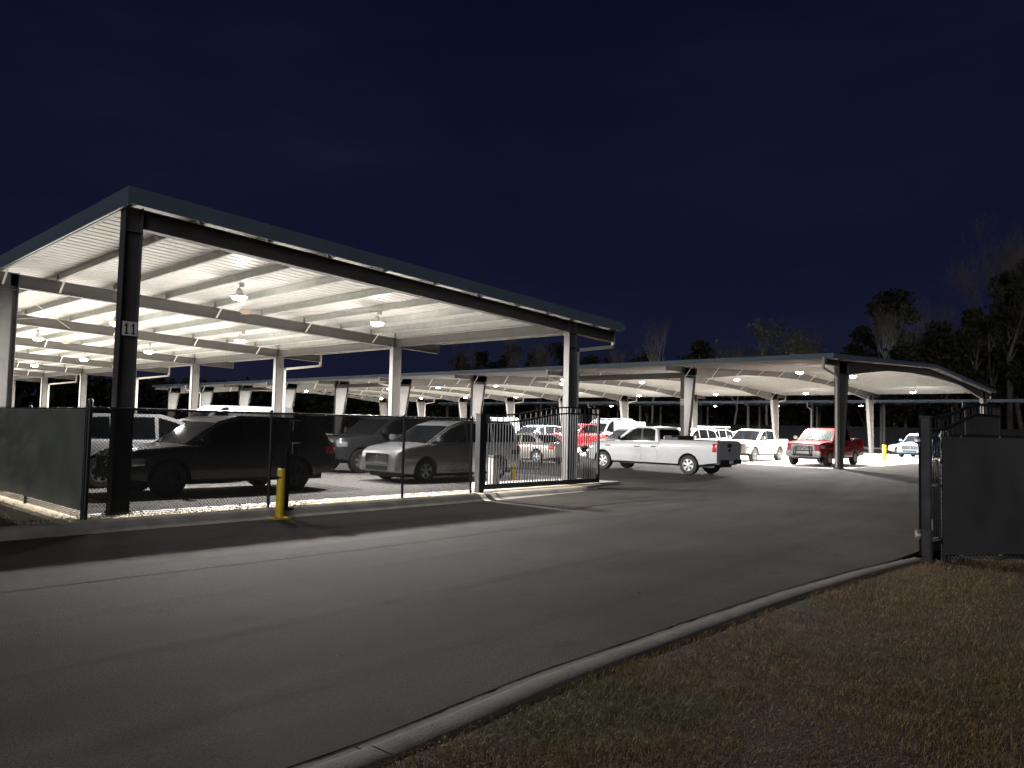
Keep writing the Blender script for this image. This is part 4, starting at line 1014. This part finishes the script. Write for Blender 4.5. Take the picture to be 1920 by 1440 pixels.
vehicle('cargo_van', 'white cargo van far back whose roof peeks above the maroon suv', 'van', 'cargo_van', white, (58.5, 40.5, 0), PI, G12, detail=False)
vehicle('crossover', 'white crossover side on in the far row left of the cream pickup roof', 'crossover', 'crossover', white, (56.6, 28.3, 0), PI / 2 + .5, G12)
vehicle('suv', 'dark maroon suv half hidden behind the cream pickup windshield', 'suv', 'suv', maroon, (62.5, 30.2, 0), PI, G12)
vehicle('sedan', 'white sedan seen side on beyond the small yellow bollard at right', 'sedan', 'sedan', white, (71.0, 18.6, -.012), PI / 2, 'sedans', spokes=5)
vehicle('suv', 'silver blue suv nosing out beside the right gate post', 'suv', 'suv', bluep, (63.6, 16.75, 0), PI, G12, grille=(chrome, 3))

# ================================================================== trees
leafdark = mat('oak_leaves', (.008, .010, .005), .8, var=.5, scale=.4, col2=(.022, .023, .011), spec=.2)
leafpine = mat('pine_needles', (.008, .010, .006), .8, var=.5, scale=.4, col2=(.018, .020, .011), spec=.2)
leafmoss = mat('mossy_leaves', (.10, .10, .055), .8, var=.4, scale=.5, col2=(.19, .18, .10))
dimbark = mat('brown_bark', (.085, .064, .052), .9, var=.3, scale=1.5)
twigm = mat('grey_twigs', (.075, .063, .056), .85, var=.3, scale=.6)
def branch(b, q, p, d, ln, r, depth, spread, tips, up=.25, wob=.18, kids=(2, 4)):
    pts = [Vector(p)]; rads = [r]; d = Vector(d).normalized(); n = 4 if depth > 1 else 3
    for i in range(n):
        d = (d + Vector((q.gauss(0, wob), q.gauss(0, wob), q.gauss(0, wob * .6) + up * .12))).normalized()
        pts.append(pts[-1] + d * ln / n); rads.append(r * (1 - .55 * (i + 1) / n))
    b.tube(pts, rads, 6 if r > .12 else (4 if r > .04 else 3), cap=False)
    if depth <= 0: tips.append(pts[-1]); return
    for k in range(q.randint(*kids)):
        i = q.randint(max(1, n - 2), n); a = q.uniform(0, 6.28)
        s = d.orthogonal().normalized(); s = (s * math.cos(a) + d.cross(s) * math.sin(a))
        nd_ = (d * (1 - spread * .35) + s * spread * q.uniform(.5, 1.1) + Vector((0, 0, up * .6)))
        branch(b, q, pts[i], nd_, ln * q.uniform(.58, .82), rads[i] * q.uniform(.55, .75), depth - 1, spread, tips, up, wob, kids)
def bare_tree(name, label, x, y, h, seed, m=bark, spread=.55, depth=5, up=.5, trunk=.30, group='bare trees behind the lot', fork=1, wob=.12):
    q = random.Random(seed); t = thing(name, label, 'tree', (x, y, -.42), 0, group); tips = []
    b = MB(); th = h * trunk; pts = [(0, 0, 0)]; o = Vector((0, 0, 0)); d = Vector((q.gauss(0, .06), q.gauss(0, .06), 1)); r0 = h * .011
    for i in range(4): d = (d + Vector((q.gauss(0, wob * .5), q.gauss(0, wob * .5), .2))).normalized(); o = o + d * th / 4; pts.append(tuple(o))
    b.tube(pts, [r0, r0 * .92, r0 * .86, r0 * .8, r0 * .74], 8); b.build('trunk', m, t, smooth=50)
    b = MB()
    for k in range(fork + 1):
        a = 6.28 * k / (fork + 1) + q.uniform(-.5, .5); branch(b, q, pts[-1], d + Vector((math.cos(a) * spread * .5, math.sin(a) * spread * .5, .2)), (h - th) * .36, r0 * .66, depth, spread, tips, up, wob)
    b.build('limb', m, t)
    b = MB(); 
    for p in tips:
        branch(b, q, p, (q.gauss(0, .5), q.gauss(0, .5), .8), q.uniform(.5, 1.2), .013, 0, .5, [], up)
    b.build('twigs', twigm, t)['kind'] = 'stuff'
    return t
def leafy_tree(name, label, x, y, h, rad, seed, m=leafdark, trunk=.28, n=1500, leaf=.5, lobes=9, group='dark leafy trees behind the lot', flat=.8, bm_=darkbark):
    q = random.Random(seed); t = thing(name, label, 'tree', (x, y, -.42), 0, group)
    b = MB(); zt_ = h * .72; b.tube([(0, 0, 0), (q.gauss(0, .2), q.gauss(0, .2), h * .25), (q.gauss(0, .5), q.gauss(0, .5), h * .5), (q.gauss(0, .7), q.gauss(0, .7), zt_)], [h * .018, h * .014, h * .010, h * .004], 8); b.build('trunk', bm_, t, smooth=50)
    ctr = []; b = MB()
    for k in range(lobes):
        f = (k + .5) / lobes; z = lerp(h * trunk, h - rad * .35, f ** .85); rr = rad * (math.sin(math.pi * min(1, .18 + .82 * f)) ** .6) * q.uniform(.35, 1.45); a = q.uniform(0, 6.28) + k * 2.4
        c = Vector((math.cos(a) * rr * .62, math.sin(a) * rr * .62, z)); ctr.append((c, rad * q.uniform(.20, .52)))
        b.tube([(0, 0, max(h * .15, z - rad * .7)), tuple(c * .5 + Vector((0, 0, z * .5 - rad * .1))), tuple(c)], [h * .006, h * .004, .02], 5, cap=False)
    b.build('limb', bm_, t)
    vs = []; fs = []
    for k in range(n):
        c, rr = ctr[k % lobes]; v = Vector((q.gauss(0, 1), q.gauss(0, 1), q.gauss(0, 1))).normalized() * rr * q.random() ** .42; v.z *= flat
        p = c + v
        for j in range(3):
            o = p + Vector((q.gauss(0, .28), q.gauss(0, .28), q.gauss(0, .22))); a1 = Vector((q.gauss(0, 1), q.gauss(0, 1), q.gauss(0, .6))).normalized(); a2 = a1.orthogonal(); a2.rotate(Matrix.Rotation(q.uniform(0, 6.28), 3, a1)); s = leaf * q.uniform(.35, .8); i = len(vs)
            vs += [tuple(o + a1 * s), tuple(o + a2 * s * .55), tuple(o - a1 * s), tuple(o - a2 * s * .55)]; fs.append((i, i + 1, i + 2, i + 3))
    me = bpy.data.meshes.new('crown'); me.from_pydata(vs, [], fs); me.materials.append(m)
    link(bpy.data.objects.new('crown', me), t)
    return t
leafy_tree('oak_tree', 'tallest dark bushy crown right of centre, behind two pale bare trunks', 118, 34.0, 23.6, 5.4, 1, n=2800, lobes=12)
leafy_tree('oak_tree', 'dark ragged crown on the left flank of the tall crown group, nearest the open sky', 119, 38.8, 18.8, 4.2, 2)
bare_tree('bare_tree', 'pale bare tree with fan of upright branches in front of the tallest dark crown', 112, 32.2, 20.5, 3, spread=.42, depth=5, up=.8, fork=2)
bare_tree('bare_tree', 'pale bare tree with wavy trunk right of the fan shaped one', 112.5, 29.4, 22, 4, spread=.42, up=.8, fork=1, wob=.2)
leafy_tree('oak_tree', 'low dark crown between the pale bare trunks and the tall twiggy trees at right', 122, 27.6, 18.2, 4.5, 5)
leafy_tree('oak_tree', 'dark crown filling the gap left of the tall twiggy trees at right', 121, 23.4, 18.6, 4.4, 6)
bare_tree('bare_tree', 'tall brown twiggy tree near the right edge, the leftmost of the tall pair', 109, 20.3, 25.5, 7, m=dimbark, spread=.5, up=.6, depth=6, fork=2)
bare_tree('bare_tree', 'tallest brown twiggy tree cut off by the right edge', 110, 17.2, 28.5, 8, m=dimbark, spread=.5, up=.6, depth=6, fork=2)
bare_tree('bare_tree', 'leaning brown twiggy tree left of the tall pair at right', 111, 24.6, 19, 9, m=dimbark, spread=.7, up=.3, depth=6, fork=2)
leafy_tree('oak_tree', 'dark crown behind the tall twiggy trees at the right edge', 124, 18.2, 17.5, 5, 10)
for k_, (x_, y_, h_, r_) in enumerate([(110, 26.4, 17.4, 3.4), (109, 22.4, 18.6, 3.0), (108, 18.4, 23.0, 3.0), (108, 30.0, 14.6, 3.4), (109, 15.6, 25.5, 3.4)]):
    leafy_tree('oak_tree', f'black leafy crown low in front of the twiggy trees at right, {ORD[k_]} of five', x_, y_, h_, r_, 80 + k_, n=1500, lobes=17)
def mossy(label, x, y, h, seed, sp):
    t = bare_tree('mossy_tree', label, x, y, h, seed, m=bark, spread=sp, up=.25, trunk=.34, depth=4, group='olive mossy trees behind the lot', fork=2, wob=.26)
    q = random.Random(seed); vs = []; fs = []
    lm = [o for o in t.children if o.name.startswith('limb')][0]; P_ = [v.co.copy() for v in lm.data.vertices if v.co.z > h * .45]
    for k in range(5200):
        p = q.choice(P_) + Vector((q.gauss(0, .6), q.gauss(0, .6), q.gauss(-.1, .5))); s = q.uniform(.10, .34); a1 = Vector((q.gauss(0, .5), q.gauss(0, .5), -1)).normalized(); a2 = a1.orthogonal(); i = len(vs)
        vs += [tuple(p + a1 * s), tuple(p + a2 * s * .4), tuple(p - a1 * s), tuple(p - a2 * s * .4)]; fs.append((i, i + 1, i + 2, i + 3))
    me = bpy.data.meshes.new('crown'); me.from_pydata(vs, [], fs); me.materials.append(leafmoss); link(bpy.data.objects.new('crown', me), t)
mossy('olive lit spreading tree with a curved pale trunk standing alone above the gabled roof', 114, 51.5, 21.5, 21, .72)
mossy('smaller olive mossy tree just left of the curved trunk one', 115, 58.0, 17.6, 22, .75)
leafy_tree('oak_tree', 'broad black rounded crown above the middle of the gabled roof', 117, 65.2, 18.6, 5.6, 23, n=2300, lobes=12)
leafy_tree('oak_tree', 'black crown just left of the slim tall pale tree', 118, 76.4, 17.4, 4.6, 24)
bare_tree('bare_tree', 'slim tall pale bare tree above the roof, right of the canopy 11 tip', 113, 71.8, 20.5, 25, spread=.28, up=1.0, fork=1, depth=5)
bare_tree('bare_tree', 'short pale bare tree with few branches just right of the canopy 11 tip', 113, 79.2, 16.5, 26, spread=.36, up=.9, fork=2)
k = 0
for (x, y, h) in [(120, 86, 16.5), (121, 92.5, 17), (121, 99, 20), (122, 106, 19.5), (122, 114, 20.5), (122, 123, 20), (123, 131, 19.5), (121, 46.3, 15), (122, 42.2, 15.2)]:
    k += 1
    leafy_tree('pine_tree', ('low dark crown right of the olive tree' if y > 45 else 'low dark crown left of the tall crown group') if y < 50 else f'dark pine seen under and beyond the canopy 11 roof edge, {ORD[k - 1]} from the right', x, y, h, 4.2, 40 + k, m=leafpine, n=1100)
for k, (x, y, h) in enumerate([(112, 96, 18.5), (113, 104, 19.5), (112, 117, 19)]):
    bare_tree('bare_tree', f'faint bare tree among the dark pines beyond canopy 11, {ORD[k]} from the right', x, y, h, 60 + k, m=twigm, spread=.45, up=.8, fork=2, depth=5)
def woods():
    q = random.Random(77); vs = []; fs = []
    def clump(x, y, z, s):
        for j in range(2):
            a1 = Vector((q.gauss(0, 1), q.gauss(0, 1), q.gauss(0, .7))).normalized(); a2 = a1.orthogonal(); a2.rotate(Matrix.Rotation(q.uniform(0, 6.28), 3, a1)); i = len(vs); o = Vector((x, y, z)) + Vector((q.gauss(0, .5), q.gauss(0, .5), q.gauss(0, .5)))
            vs.extend([tuple(o + a1 * s), tuple(o + a2 * s * .6), tuple(o - a1 * s), tuple(o - a2 * s * .6)]); fs.append((i, i + 1, i + 2, i + 3))
    for k in range(26000):
        if q.random() < .6: x = q.uniform(126, 146); y = q.uniform(-40, 210); s_ = y
        else: y = q.uniform(200, 235); x = q.uniform(-140, 146); s_ = x
        hh = 12.2 + 3.2 * noise.noise((s_ * .09, 3, 1)) + 1.6 * noise.noise((s_ * .33, 8, 1))
        clump(x, y, hh * (q.random() ** .65) - .3, q.uniform(.5, 1.2))
    me = bpy.data.meshes.new('far_woods'); me.from_pydata(vs, [], fs); me.materials.append(leafdark)
    tag(link(bpy.data.objects.new('far_woods', me)), kind='stuff')
woods()
